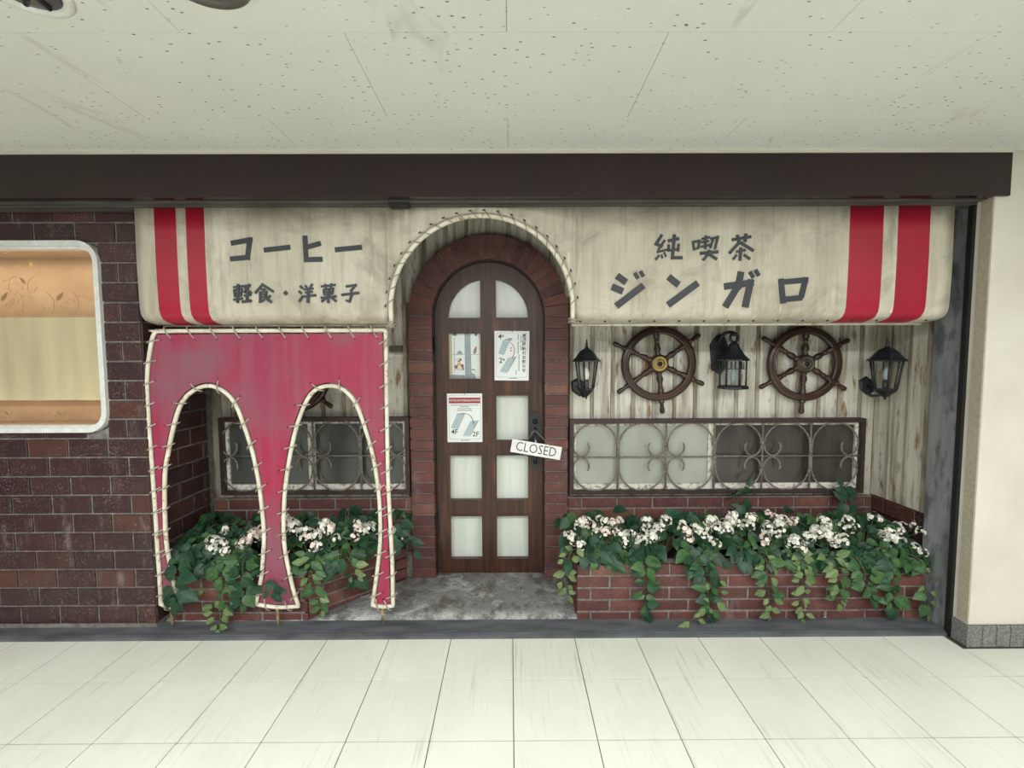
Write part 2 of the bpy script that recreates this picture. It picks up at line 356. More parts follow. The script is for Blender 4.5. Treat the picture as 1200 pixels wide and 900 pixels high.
co = MB().box(-5, 5, -7, cb[-1][0]-.002, CZ, CZ+.011).build('outer_boards', M['ceil'], ce); co['kind'] = 'stuff'
struct(MB().box(-5, 2.23, -.108, -.092, CZ-.012, CZ+.001).build('trim_1', M['white_wall']), 'thin cream strip along ceiling above maroon beam', 'trim')

# ------------------------------------------------------------------ walls
WL = -1.80                                     # right edge of the dark brick wall
YC = .048
cx0, cz0 = xz(-330, 507, YC)[0], xz(122, 507, YC)[1]; cx1, cz1 = xz(119.5, 400, YC)[0], xz(100, 281.5, YC)[1]
hole = rrect(cx0+.012, cx1-.012, cz0+.012, cz1-.012, .03)
wl = struct(MB().plate([(-5, -.02), (WL-.008, -.02), (WL-.008, 2.3), (-5, 2.3)], [hole], .073, .60).build('wall_left', M['mortar']), 'dark glazed brick wall beside the red arched panel', 'wall')
def in_case(a, b, zl, zh):
    e = cx1-.016+3.78
    if a >= e or zl >= cz1-.016 or zh <= cz0+.016: return a, b, zl, zh
    if b > e+.02: return e, b, zl, zh
    if zh > cz1-.016+.015: return a, b, cz1-.016, zh
    if zl < cz0+.016-.015: return a, b, zl, cz0+.016
    return None
lay(wl, (-3.78, .065, 0), (1, 0, 0), WL+3.78, .042, 22, .0952, .1965, 'brick_dark', shift=lambda r: (WL+3.78) % .1965 - (.098 if r % 2 == 0 else 0), clip=in_case)
lay(wl, (WL, .068, 0), (0, 1, 0), .44, .042, 22, .0952, .1965, 'brick_dark', shift=lambda r: 0 if r % 2 == 0 else .098)
# door opening and the back wall of the recess
DX, DR, DS, DRo = -.127, .329, 1.627, .468
def arch_pts(r, z0, n=24, cx=DX, cz=DS): return [(cx-r, z0)]+[(cx-r*math.cos(pi*i/n), cz+r*math.sin(pi*i/n)) for i in range(n+1)]+[(cx+r, z0)]
op = arch_pts(.40, -.02)
back = [(-1.9, -.02), (op[0][0], -.02)]+op[1:-1]+[(op[-1][0], -.02), (2.3, -.02), (2.3, 2.3), (-1.9, 2.3)]
wb = struct(MB().plate(back, [], .562, .60).build('wall_back', M['rib']), 'cream metal siding wall at the back of the recess', 'wall')
PW = .1245; sx0 = xz(670, 450, .53)[0]
i = -18; SID = {}
def siding(parent, xa, xb, z0, z1, Y, proud, name, mat, M0=None):
    k = (name, round(xb-xa, 3), round(z1-z0, 3))
    if k not in SID:
        w, h = (xb-xa)/2, (z1-z0)/2; mb = MB(); c = .006
        if name == 'rib':
            mb.add([(-w,.02,-h),(-w+c,0,-h),(w-c,0,-h),(w,.02,-h),(-w,.02,h),(-w+c,0,h),(w-c,0,h),(w,.02,h)], [(0,1,5,4),(1,2,6,5),(2,3,7,6),(0,3,2,1),(4,5,6,7)])
        else: mb.box(-w, w, 0, .015, -h, h)
        SID[k] = mb.mesh(name, M[mat])
    mm = Matrix.Translation(((xa+xb)/2, Y-proud, (z0+z1)/2))
    ob(name, SID[k], parent, M=(M0 @ mm) if M0 else mm)
def zbot(xa, xb):
    d = 0 if xa <= DX <= xb else min(abs(xa-DX), abs(xb-DX))
    return .40 if d >= .40 else DS+math.sqrt(.40**2-d*d)
while True:
    xa = sx0+i*PW; i += 1
    if xa > 2.2: break
    if xa < WL-.02: continue
    ra, rb = max(xa-.016, WL), min(xa+.016, 2.2)
    if rb-ra > .01: siding(wb, ra, rb, zbot(ra, rb), 2.29, .545, .006, 'rib', 'rib')
    pa, pb = max(xa+.013, WL), min(xa+PW-.013, 2.2)
    if pb-pa > .01: siding(wb, pa, pb, zbot(pa, pb), 2.29, .547, 0, 'siding_panel', 'siding')
# right side wall of the recess
ws = struct(MB().box(2.216, 2.25, .15, .6, -.02, 2.29).build('wall_side', M['rib']), 'short rust-streaked siding wall beside the concrete jamb', 'wall')
MS = frame_of((2.2, .545, 0), (0, -1, 0))
for k in range(4):
    a = k*.112; siding(ws, max(a-.014, 0), a+.014, .548, 2.29, .0, .004, 'rib', 'rib', MS)
    if k < 3: siding(ws, a+.012, a+.1, .548, 2.29, .002, 0, 'siding_panel', 'siding', MS)
lay(ws, (2.190, .53, 0), (0, -1, 0), .38, .268, 3, .0935, .2, 'brick_dark', shift=lambda r: 0 if r % 2 else .1, d=.026)
# low brick wall under the windows
for nm, xa, xb, lab in (('wall_low_left', WL+.012, -.597, 'low red brick wall under the window behind the arched panel'), ('wall_low_right', .342, 2.185, 'low red brick wall under the wide window beside the door')):
    w = struct(MB().box(xa, xb, .517, .545, 0, .541).build(nm, M['mortar_pale']), lab, 'wall')
    lay(w, (xa, .510, 0), (1, 0, 0), xb-xa, .2035, 5, .0675, .214, 'brick_red', j=.011, shift=lambda r: -.02 if r % 2 else .087)
# brick surround of the door
sr = struct(MB().plate(arch_pts(DRo-.006, .05)+list(reversed(arch_pts(DR+.004, .05))), [], .499, .56).build('wall_arch', M['mortar']), 'red brick arch framing the wooden door', 'wall')
ph = (DS-.048)/24
for s in (-1, 1):
    x = DX+s*(DR+DRo)/2
    for r in range(24):
        ob('brick', brick_mesh(DRo-DR, ph-.008, .065, 'brick_red'), sr, M=Matrix.Translation((x+R.uniform(-.002, .002), .490+R.uniform(-.003, .002), .048+(r+.5)*ph)) @ Matrix.Rotation(R.uniform(-.012, .012), 4, 'Y'))
NV = 21
def wedge():
    a = pi/NV/2-.0095; mb = MB(); n = 2; r0, r1 = DR, DRo
    P = lambda r, t: (r*math.sin(t), r*math.cos(t))
    pts = [P(r0, -a*1.0), P(r1, -a*1.02), P(r1, a*1.02), P(r0, a*1.0)]
    mb.plate(pts, [], 0, .065); return mb.mesh('brick', M['brick_red'])
wm = wedge()
for k in range(NV):
    t = -pi/2+pi*(k+.5)/NV
    ob('brick', wm, sr, M=Matrix.Translation((DX, .490+R.uniform(-.003, .002), DS)) @ Matrix.Rotation(t, 4, 'Y'))
# concrete ground of the recess, sill strip, jamb, shutter track, white wall
struct(MB().box(-5, 2.168, .006, .12, -.02, .022).box(-5, 2.168, -.004, .004, -.02, .012).box(-5, 2.168, .0, .01, -.02, .017).build('trim_2', M['sill']), 'dark stone sill strip along the floor', 'trim')
gp = [(-1.80, .118), (-.9, .118), (.1, .112), (.335, .118), (2.17, .118), (2.17, .6), (-1.80, .6)]
gmb = MB(); N = 44; K = 12; vs = []; fs = []
for a in range(N+1):
    for b in range(K+1):
        x = -1.80+3.97*a/N; y = .112+.488*b/K; edge = .055 if b == 0 else (.012 if b == 1 else 0)
        z = .018 if b == 0 else .034+.022*min(1, (y-.15)/.3)+R.uniform(-.0015, .0015); vs.append((x, y+(R.uniform(-.006, .006) if b in (0, 1) else 0), z))
for a in range(N):
    for b in range(K): fs.append((a*(K+1)+b, (a+1)*(K+1)+b, (a+1)*(K+1)+b+1, a*(K+1)+b+1))
gmb.add(vs, fs, True); struct(gmb.build('ground_recess', M['concrete']), 'worn grey concrete step in front of the door', 'floor')
struct(MB().box(2.170, 2.26, .012, .16, -.02, 2.29).build('wall_jamb', M['jamb']), 'bare grey concrete jamb at the right end', 'wall')
struct(MB().box(2.160, 2.178, -.012, .012, 0, 2.09).build('trim_3', M['black']), 'black steel shutter guide on the right jamb', 'trim')
wr = struct(MB().box(2.176, 5, -.085, .0, 0, 2.3).build('wall_right', M['white_wall']), 'cream painted wall at the right edge', 'wall')
MB().box(2.170, 2.177, -.085, -.035, .12, 2.10).build('shade_strip', M['return_shade'], wr)  # shaded band of the return, put in as a darker strip
bb = struct(MB().box(2.179, 5, -.089, -.08, 0, .108).build('baseboard_right', M['black']), 'grey stone tile skirting of the cream wall', 'baseboard')
for k in range(24): ob('tile', brick_mesh(.0625, .106, .012, 'base_tile', 'tile', .0015), bb, (2.171+.0335+k*.0665, -.096, .055))
ob('tile', brick_mesh(.078, .106, .012, 'base_tile', 'tile', .0015), bb, M=frame_of((2.165, -.056, .055), (0, -1, 0)))
tb = struct(MB().box(-5, 2.23, -.10, -.062, 2.098, CZ-.010).build('trim_4', M['beam']), 'glossy maroon beam running above the whole shopfront', 'trim')
tk = struct(MB().box(-5, 2.17, -.062, -.028, 2.094, 2.2).box(-5, 2.17, -.02, .0, 2.088, 2.2).box(-5, 2.17, .006, .06, 2.086, 2.2).build('trim_5', M['steel']), 'grey steel shutter track under the beam', 'trim')
MB().box(-5, 2.17, -.03, .01, 2.12, 2.2).build('slot', M['black'], tk); cl = at(468, 238, -.03)
MB().box(cl.x-.045, cl.x+.045, -.05, -.01, 2.078, 2.10).build('clip', M['black'], tk)
struct(MB().box(-5, 2.26, -.06, .62, 2.29, CZ+.01).build('ceiling_recess', M['black']), 'dark soffit of the recess behind the awning', 'ceiling')

# ------------------------------------------------------------------ windows with scroll grilles
def window(name, pxs, py0, py1, scroll, panes, label):
    Yf = .492; x0, z1 = xz(pxs[0]-2.5, py0, Yf); x1, z0 = xz(pxs[-1]+4.5, py1, Yf)
    xs = [xz(p, 535, Yf)[0] for p in pxs]; fwid = .024
    g = struct(empty(name, ((x0+x1)/2, Yf, z0)), label, 'window'); L = Vector(g.location)
    def fin(mb, nm, mat, par=None):
        o = mb.build(nm, mat, None); o.data.transform(Matrix.Translation(-L)); o.parent = par or g; return o
    fin(MB().plate([(x0, z0), (x1, z0), (x1, z1), (x0, z1)], [[(x0+fwid, z0+fwid), (x1-fwid, z0+fwid), (x1-fwid, z1-fwid), (x0+fwid, z1-fwid)]], .478, .528), 'frame', M['frame_brown'])
    ix0, ix1, iz0, iz1 = x0+fwid-.002, x1-fwid+.002, z0+fwid-.002, z1-fwid+.002
    cuts = [ix0]+[xz(p[0], 535, .51)[0] for p in panes[:-1]]+[ix1]
    for k, (_, mat) in enumerate(panes):
        a, b = cuts[k], cuts[k+1]; yo = .003*k; sw = .02
        s_ = fin(MB().plate([(a, iz0), (b, iz0), (b, iz1), (a, iz1)], [[(a+sw, iz0+.034), (b-sw, iz0+.034), (b-sw, iz1-.018), (a+sw, iz1-.018)]], .503+yo, .526), 'sash', M['sash'])
        fin(MB().box(a+sw-.004, b-sw+.004, .515+yo, .519+yo, iz0+.03, iz1-.014), 'pane', M[mat], s_)
    zm = (z0+z1)/2; r = .0052; yg = .487
    gr = MB(); gr.tube([(ix0, yg, zm), (ix1, yg, zm)], r*.8, 6); fin(gr, 'cross_bar', M['grille'])
    for x in xs[1:-1]: fin(MB().tube([(x, yg, iz0), (x, yg, iz1)], r*1.1, 6), 'bar', M['grille'])
    for c in range(len(xs)-1):
        a, b = xs[c]+.006, xs[c+1]-.006; w = b-a; side = scroll[c]; H = (iz1-iz0)/2
        for sg in (1, -1):
            P = []                      # built for a scroll at the right, then mirrored
            P += [(0, 0), (0, H-w/2)]
            P += [(w/2-w/2*math.cos(pi*k/12), H-w/2+(w/2)*math.sin(pi*k/12)) for k in range(1, 12)]
            P += [(w, H-w/2), (w*.995, H*.36)]
            P += [(w*.79+w*.205*math.cos(-pi/2*k/5), H*.36-(H*.34)*math.sin(pi/2*k/5)) for k in range(1, 6)]
            P += [(w*.70, H*.07), (w*.64, H*.20), (w*.635, H*.33), (w*.67, H*.41)]
            pts = []
            for (u, v) in P: pts.append((a+u if side == 'R' else b-u, yg-.004, zm+sg*v))
            rr = [r*.95]*(len(pts)-4)+[r*1.0, r*1.15, r*1.2, r*.7]
            fin(MB().tube(pts, rr, 6), 'scroll', M['grille'])
    return g
window('window_1', [670, 723.75, 780, 836.5, 892.5, 948.7, 1005], 491.5, 577, 'LRLRLR', [(833, 'pane_light'), (0, 'pane_dark')], 'wide scroll-grilled window with one pale and one dark pane')
window('window_2', [259.5, 313, 368, 423, 476.5], 489.5, 578.5, 'LRLR', [(366, 'pane_grey'), (0, 'pane_grey')], 'murky scroll-grilled window behind the red arched panel')

# ------------------------------------------------------------------ door
DY = .553
g = struct(empty('door_1', (DX, DY, .05)), 'dark wooden arched door with ten small panes', 'door')
L = Vector(g.location)
def dpart(mb, nm, mat, par=None):
    o = mb.build(nm, mat, None); o.data.transform(Matrix.Translation(-L)); o.parent = par or g; return o
dz = lambda py: xz(573, py, DY)[1]
dx = lambda px: xz(px, 480, DY)[0]
colx = [(dx(526), dx(564.5)), (dx(581), dx(619.5))]
rowz = [(dz(586), dz(533)), (dz(655), dz(604)), (dz(516.5), dz(463)), (dz(444.5), dz(390))]
holes = []
for a, b in colx:
    for z0, z1 in rowz: holes.append([(a, z0), (b, z0), (b, z1), (a, z1)])
# quarter-round lights at the top
zt0 = dz(373); Rq = (colx[1][1]-colx[0][0])/2; cxq = (colx[0][0]+colx[1][1])/2; topz = dz(326)
def quarter(k, inset=0):
    a, b = colx[k]; zz = zt0+inset; pts = []
    rr = Rq-inset; ey = (topz-zt0)-inset
    n = 10
    if k == 0:
        xi = b-inset; pts = [(a+inset, zz), (xi, zz)]
        th1 = math.acos(max(-1, min(1, (xi-cxq)/rr)))
        pts += [(cxq+rr*math.cos(th1+(pi-th1)*i/n), zz+ey*math.sin(th1+(pi-th1)*i/n)) for i in range(n)]
    else:
        xi = a+inset; pts = [(xi, zz), (b-inset, zz)]
        th1 = math.acos(max(-1, min(1, (xi-cxq)/rr)))
        pts += [(cxq+rr*math.cos(th1*i/n), zz+ey*math.sin(th1*i/n)) for i in range(1, n+1)]
    return pts
holes += [quarter(0), quarter(1)]
dpart(MB().plate(arch_pts(DR+.012, .05), holes, DY, DY+.036), 'door_leaf', M['wood'])
for h in holes:
    cxh = sum(p[0] for p in h)/len(h); czh = sum(p[1] for p in h)/len(h)
    big = [(cxh+(p[0]-cxh)*1.05, czh+(p[1]-czh)*1.035) for p in h]; sm = [(cxh+(p[0]-cxh)*.965, czh+(p[1]-czh)*.975) for p in h]
    dpart(MB().plate(big, [sm], DY-.005, DY+.012), 'moulding', M['wood'])
    dpart(MB().plate(h, [], DY+.014, DY+.018), 'pane', M['glass'])
# cloth behind the panes, one per light, hung a little below the top
for k, h in enumerate(holes):
    x0 = min(p[0] for p in h)-.012; x1 = max(p[0] for p in h)+.012; z0 = min(p[1] for p in h)-.012; z1 = max(p[1] for p in h)+.012
    mb = MB(); n = 14; vs = []; fs = []
    for i in range(n+1):
        x = x0+(x1-x0)*i/n; y = DY+.045+.003*math.sin(i*1.7+k); vs += [(x, y, z0), (x, y, z1)]
    for i in range(n): fs.append((2*i, 2*i+2, 2*i+3, 2*i+1))
    mb.add(vs, fs, True); dpart(mb, 'curtain', M['curtain'])
dpart(MB().plate(arch_pts(.398, .05), [], DY+.056, DY+.06), 'backing', M['black'])
dpart(MB().box(DX-DR-.004, DX-DR+.012, DY-.02, DY-.002, xz(0, 418, DY)[1], xz(0, 396, DY)[1]), 'hinge', M['iron'])
dpart(MB().plate(arch_pts(DR+.002, .05)+list(reversed(arch_pts(DR-.007, .05))), [], DY-.02, DY-.001), 'door_seal', M['black'])
# handle: scalloped plate, rosettes and a grip
hx = dx(627); hp = [(0, dz(482)), (.018, dz(484)), (.03, dz(488)), (.027, dz(492)), (.036, dz(497)), (.026, dz(503)), (.03, dz(508)), (.026, dz(514)), (.022, dz(535)), (.026, dz(542)), (.02, dz(547)), (.008, dz(549)), (0, dz(551))]
hpl = dpart(MB().plate([(hx+a*1.12, b) for a, b in hp]+[(hx-a*1.12, b) for a, b in reversed(hp[1:-1])], [], DY-.008, DY), 'handle_plate', M['iron'])
RX = Matrix.Rotation(pi/2, 4, 'X')
for py, rr in ((494, .016), (503, .010), (541, .013)):
    dpart(MB().lathe([(rr, 0), (rr, .006), (rr*.7, .012), (rr*.4, .016), (0, .018)], 12, Matrix.Translation((hx, DY-.006, dz(py))) @ RX), 'rosette', M['iron'], hpl)
dpart(MB().tube([(hx, DY-.006, dz(508)), (hx, DY-.04, dz(511)), (hx, DY-.048, dz(518)), (hx, DY-.048, dz(530)), (hx, DY-.04, dz(537)), (hx, DY-.006, dz(540))], [.007, .008, .011, .012, .008, .007], 10), 'grip', M['chrome'], hpl)

ba = at(458, 405, .53); bz = at(472, 413, .53)
MB().box(ba.x, bz.x, .50, .548, bz.z, ba.z).build('bracket', M['steel'], wb)

# ------------------------------------------------------------------ awning
def child(root):
    Lr = Vector(root.location)
    def f(mb, nm, mat, par=None):
        o = mb.build(nm, mat, None); o.data.transform(Matrix.Translation(-Lr)); o.parent = par or root; return o
    return f
AX0, AX1, AZ = -1.745, 2.084, 2.087; ACX, AR, ACZ = -.133, .442, 1.618
prof = [(0, AZ), (-.001, 1.97), (-.003, 1.86), (-.002, 1.75), (0, 1.66), (.002, 1.62), (.008, 1.594), (.024, 1.573), (.05, 1.562), (.085, 1.556), (.11, 1.550)]
aw = tag(empty('awning', ((AX0+AX1)/2, .055, 1.55)), 'long weathered cream canvas awning with red stripes and dark Japanese lettering', 'awning')
ap = child(aw)
def sheet(xs, pr, th=.004):
    mb = MB(); n = len(pr); vs = []; fs = []
    for x in xs:
        for (y, z) in pr: vs.append((x, y, z))
    k = len(vs)
    for a in range(len(xs)-1):
        for b in range(n-1): fs.append((a*n+b, a*n+b+1, (a+1)*n+b+1, (a+1)*n+b))
    return mb.add(vs, fs, True)
cv = MB()
for a, b, n in ((AX0, ACX-AR, 30), (ACX+AR, AX1, 40)):
    s = sheet([a+(b-a)*i/n for i in range(n+1)], prof); cv.add(s.v, s.f, True)
vs = []; fs = []; NA = 36
for i in range(NA+1):
    t = pi-pi*i/NA; x = ACX+AR*math.cos(t); z = ACZ+AR*math.sin(t)
    for j in range(5): vs.append((x, -.001 if 0 < j < 4 else 0, AZ+(z-AZ)*j/4))
for i in range(NA):
    for j in range(4): fs.append((i*5+j, i*5+j+1, (i+1)*5+j+1, (i+1)*5+j))
cv.add(vs, fs, True)
o = ap(cv, 'canvas', M['awning']); md = o.modifiers.new('thick', 'SOLIDIFY'); md.thickness = .004; md.offset = -1
for x in (AX0+.002, AX1-.002):
    q = MB(); pts = list(prof)+[(.46, 1.56), (.46, AZ)]
    tri = tessellate_polygon([[Vector((p[0], p[1], 0)) for p in pts]]); q.add([(x, p[0], p[1]) for p in pts]+[(x+.003, p[0], p[1]) for p in pts], [tuple(t) for t in tri]+[tuple(i+len(pts) for i in t) for t in tri]); ap(q, 'end_panel', M['awning'])
ap(MB().tube([(AX0+.03, .115, 1.552), (ACX-AR, .115, 1.552)], .009, 8), 'hem_tube', M['tube'])
ap(MB().tube([(ACX+AR, .115, 1.550), (AX1-.03, .115, 1.550)], .009, 8), 'hem_tube', M['tube'])
tubep = [(ACX-AR+.012, .01, 1.535)]+[(ACX-(AR-.012)*math.cos(pi*i/32), .0, ACZ+(AR-.012)*math.sin(pi*i/32)) for i in range(33)]+[(ACX+AR-.012, .01, 1.555)]
ap(MB().tube(tubep, .0115, 10), 'arch_tube', M['tube'])
# lacing: one cord loop with its eyelet, shared by all
def lace_mesh():
    mb = MB(); mb.tube([(-.012, -.03, .004), (-.008, -.022, -.004), (0, -.004, -.0145), (.005, .008, -.013), (.010, .015, -.002), (.011, .014, .008)], .0024, 5)
    mb.m = 1; mb.lathe([(.0055, 0), (.0055, .003), (.003, .004)], 8, Matrix.Translation((-.012, -.031, .002)) @ Matrix.Rotation(pi, 4, 'X')); return mb.mesh('lace', [M['cord'], M['eyelet']])
LM = lace_mesh()
def lace(parent, p, tang, outw, base, sn=1.35):
    t = Vector(tang).normalized(); n = Vector(outw).normalized(); b = t.cross(n)
    if b.y < 0: t = -t; b = t.cross(n)
    mm = Matrix((t*1.55, n*sn, b*1.0)).transposed().to_4x4(); mm.translation = Vector(p)-Vector(base)
    ob('lace', LM, parent, M=mm)
for i in range(22):
    t = math.radians(4+172*i/21); r = AR-.012
    lace(aw, (ACX+r*math.cos(t), 0, ACZ+r*math.sin(t)), (-math.sin(t), 0, math.cos(t)), (-math.cos(t), 0, -math.sin(t)), aw.location, .8)
em = MB().lathe([(.006, 0), (.006, .003), (.003, .004)], 8).mesh('eyelet', M['eyelet'])
n = 15
for i in range(n):
    x = .34+i*(AX1-.06-.34)/(n-1); ob('eyelet', em, aw, M=Matrix.Translation(Vector((x, .052, 1.561))-Vector(aw.location)) @ Matrix.Rotation(pi*.78, 4, 'X'))
# knotted rope ends at the foot of the arch
for s in (-1, 1):
    x = ACX+s*(AR-.01); mb = MB()
    for k in range(3 if s < 0 else 2):
        zz = 1.535+k*.012+(0 if s < 0 else .02); mb.tube([(x+.02*math.cos(a), .012+.018*math.sin(a), zz+.004*math.sin(a*2+k)) for a in [2*pi*q/12 for q in range(12)]], .0035, 5, closed=True)
    ap(mb, 'knot', M['cord'])
# lettering: flat film strokes, stroke ends given on the sign as the photograph shows them
def letters(ox, oy, sc, w, chars):
    for name, strokes in chars:
        mb = MB(); allp = []
        for st in strokes:
            ww = w
            if isinstance(st[0], (int, float)): ww = st[0]; st = st[1:]
            P = [Vector(xz(ox+a/sc, oy+b/sc, -.004)) for a, b in st]; hw = ww/sc/2*(-CAM.y)/F_PX
            for i in range(len(P)-1):
                a, b = P[i].copy(), P[i+1].copy(); d = (b-a).normalized(); nn = Vector((-d.y, d.x))
                if i > 0: a -= d*hw
                if i < len(P)-2: b += d*hw
                yy = -.0052-.0003*len(allp); allp.append(1)
                mb.plate([a+nn*hw, a-nn*hw, b-nn*hw, b+nn*hw][::-1], [], yy, -.0015)
        ap(mb, 'letter', M['letter'])
letters(150, 235, 3.75, 21, [('ko', [[(452,188),(535,173),(525,250),(449,257)]]), ('bar', [[(597,218),(713,205)]]), ('hi', [[(777,154),(783,260),(855,258)], [(783,206),(847,188)]]), ('bar', [[(909,217),(1028,205)]])])
letters(690, 250, 4.286, 33, [
 ('ji', [[(141,313),(188,347)], [(116,368),(172,392)], [(138,466),(275,362)], [19,(230,298),(248,328)], [19,(258,290),(275,318)]]),
 ('n', [[(400,318),(452,360)], [(399,460),(548,350)]]),
 ('ga', [[(680,368),(812,349),(786,472)], [(765,293),(752,362),(686,470)], [19,(808,293),(828,323)], [19,(836,284),(855,314)]]),
 ('ro', [[27,(965,328),(978,452)], [27,(962,346),(1088,335),(1066,425)], [27,(978,432),(1072,424)]])])
letters(755, 265, 8.571, 30, [
 ('jun', [[(178,85),(120,180),(185,205)], [24,(208,140),(140,240)], [22,(125,262),(232,236)], [24,(150,292),(112,338)], [18,(172,285),(182,325)], [18,(198,262),(220,310)], [(238,150),(350,125)], [(303,85),(282,318),(383,318)], [22,(243,185),(245,245),(345,232)], [22,(345,178),(340,255)]]),
 ('kitsu', [[24,(488,152),(502,245)], [24,(485,160),(555,148),(542,225)], [20,(500,232),(545,222)], [22,(578,128),(662,112)], [20,(572,163),(650,150)], [22,(568,208),(665,188)], [24,(620,95),(612,232)], [22,(665,128),(738,110),(708,232)], [20,(692,130),(662,220)], [(558,275),(742,258)], [26,(655,240),(640,285),(588,342)], [26,(655,285),(728,335)]]),
 ('cha', [[(880,138),(1076,105)], [(935,88),(950,158)], [(1022,75),(1012,158)], [(968,150),(853,275)], [(965,165),(1098,248)], [26,(922,258),(1018,240)], [(970,215),(960,348)], [24,(928,288),(890,335)], [26,(1000,288),(1062,332)]])])
letters(260, 325, 7.059, 19, [
 ('kei', [[16,(92,82),(172,72)], [15,(100,100),(108,165)], [15,(100,105),(165,96),(158,155)], [12,(105,131),(160,124)], [14,(106,158),(162,149)], [17,(95,187),(172,174)], [20,(135,55),(130,212)], [17,(178,76),(228,66),(183,128)], [17,(190,85),(248,132)], [16,(185,152),(242,144)], [18,(214,122),(208,195)], [20,(168,202),(246,194)]]),
 ('shoku', [[20,(342,52),(274,132)], [20,(338,62),(428,120)], [15,(325,100),(360,96)], [15,(312,122),(370,116),(364,166)], [17,(317,120),(317,208)], [11,(317,142),(365,138)], [13,(317,165),(365,160)], [16,(308,206),(352,186)], [20,(345,160),(412,206)], [15,(402,150),(375,178)]]),
 ('dot', [[30,(511,130),(543,130)]] if False else [[31,(516,119),(538,141)]]),
 ('yo', [[20,(645,70),(670,93)], [20,(634,114),(660,135)], [20,(638,203),(672,152)], [16,(688,64),(706,92)], [16,(748,54),(726,92)], [15,(678,102),(758,91)], [14,(688,127),(752,118)], [18,(668,160),(780,147)], [22,(719,90),(712,212)]]),
 ('ka', [[17,(818,76),(942,62)], [16,(854,54),(860,92)], [16,(908,50),(900,92)], [14,(840,100),(846,145)], [14,(840,101),(922,92),(914,140)], [11,(845,121),(915,114)], [13,(845,142),(915,134)], [17,(818,170),(948,156)], [19,(882,95),(880,213)], [17,(865,168),(824,202)], [19,(900,162),(948,200)]]),
 ('shi', [[19,(1024,76),(1105,65),(1066,112)], [21,(1066,105),(1078,132),(1055,206)], [17,(1058,202),(1024,190)], [20,(988,146),(1137,128)]])])

# ------------------------------------------------------------------ raspberry panel with two arches on a laced tube frame
PY = .085
perim = [(183,388),(179.5,394.5),(176.7,406.7),(174,425.5),(172.7,442),(172.7,459),(174.7,498),(178.7,551),(182.5,605),(184.7,642),(187.6,683),(188.5,708),
 (200,711),(211,709),(207,694),(203.6,681.5),(199,659),(195,636),(193.3,605),(193.3,557),(197.3,530),(204,498),(212,474),(222.7,460.7),(237.3,453),(250.7,453),(266.7,462),(277.3,476.7),(286.7,500.7),(296,530),(302.7,562),(307,595),(309.5,626.7),(308.5,649.4),(306.7,674),(302.9,694.8),(300,708),
 (325,711.5),(350,710.5),(344.2,692.8),(338.5,668),(334.2,645.6),(332.6,626.7),(332.6,604),(333.8,578),(338.7,540.7),(346.7,503.3),(356,476.7),(365.3,461),(376,454),(389.3,452.2),(402.7,456.7),(416,471.3),(426.7,498),(437.3,535.3),(443.2,572.7),(445.4,602),(445.6,632.3),(443.3,658.8),(439.6,687),(436.5,709),
 (448,711),(460.6,710),(460.3,692.8),(459.4,655),(457.5,617),(454.7,560),(453.8,510),(453.2,476.7),(452.6,423.3),(452.2,392.7),(451.5,387)]
corner = {(183,388), (188.5,708), (211,709), (300,708), (350,710.5), (436.5,709), (460.6,710), (451.5,387)}
pn = tag(empty('arched_panel', (-1.19, PY, .022)), 'raspberry canvas panel with two tall arches laced to a white tube frame', 'panel')
pp = child(pn)
W = [Vector((at(a, b, PY).x, PY, at(a, b, PY).z)) for a, b in perim]
# split at corners, smooth in between
segs = []; cur = [W[0]]
for k in range(1, len(W)):
    cur.append(W[k])
    if perim[k] in corner: segs.append(cur); cur = [W[k]]
cur.append(W[0]); segs.append(cur)
path = []; seg_s = []
for s in segs:
    c = catmull(s, 4) if len(s) > 2 else [s[0].lerp(s[1], i/10) for i in range(11)]
    path += c[:-1]; seg_s.append(c)
pp(MB().tube(path, .0105, 8, closed=True), 'frame_tube', M['tube'])
# canvas = the outline drawn in by a few centimetres
def inset(loop, d):
    n = len(loop); out = []; area_ = sum(loop[i].x*loop[(i+1) % n].z-loop[(i+1) % n].x*loop[i].z for i in range(n)); sg = 1 if area_ > 0 else -1
    for i in range(n):
        t = (loop[(i+1) % n]-loop[i-1]).normalized(); nn = Vector((-t.z, 0, t.x))*sg; out.append(loop[i]+nn*d)
    return out, sg
ins, SG = inset(path, .016)
pp(MB().plate([(p.x, p.z) for p in ins], [], PY-.002, PY+.002), 'canvas', M['pink'])
for si, c in enumerate(seg_s):
    L_ = [0]
    for i in range(1, len(c)): L_.append(L_[-1]+(c[i]-c[i-1]).length)
    step = .107 if L_[-1] > .3 else max(.05, L_[-1]/2.5)
    cnt = max(1, int(L_[-1]/step)); 
    for k in range(cnt):
        s = (k+.5)*L_[-1]/cnt; i = next(j for j in range(1, len(c)) if L_[j] >= s-1e-9); p = c[i-1].lerp(c[i], (s-L_[i-1])/max(1e-9, L_[i]-L_[i-1])); t = (c[i]-c[i-1]).normalized()
        nn = Vector((-t.z, 0, t.x))*SG; lace(pn, p, t, -nn, pn.location)
for px, w in ((201, .014), (325, .014), (448, .013)):
    b = at(px, 711, PY); pp(MB().tube([(b.x, PY, b.z+.006), (b.x+.002, PY, .022)], [w*.62, w*.5], 8), 'peg', M['rust'])
tl = at(176, 388, PY); pp(MB().tube([(WL, PY+.03, tl.z+.004), (tl.x+.02, PY, tl.z)], .006, 6), 'stay', M['tube'])

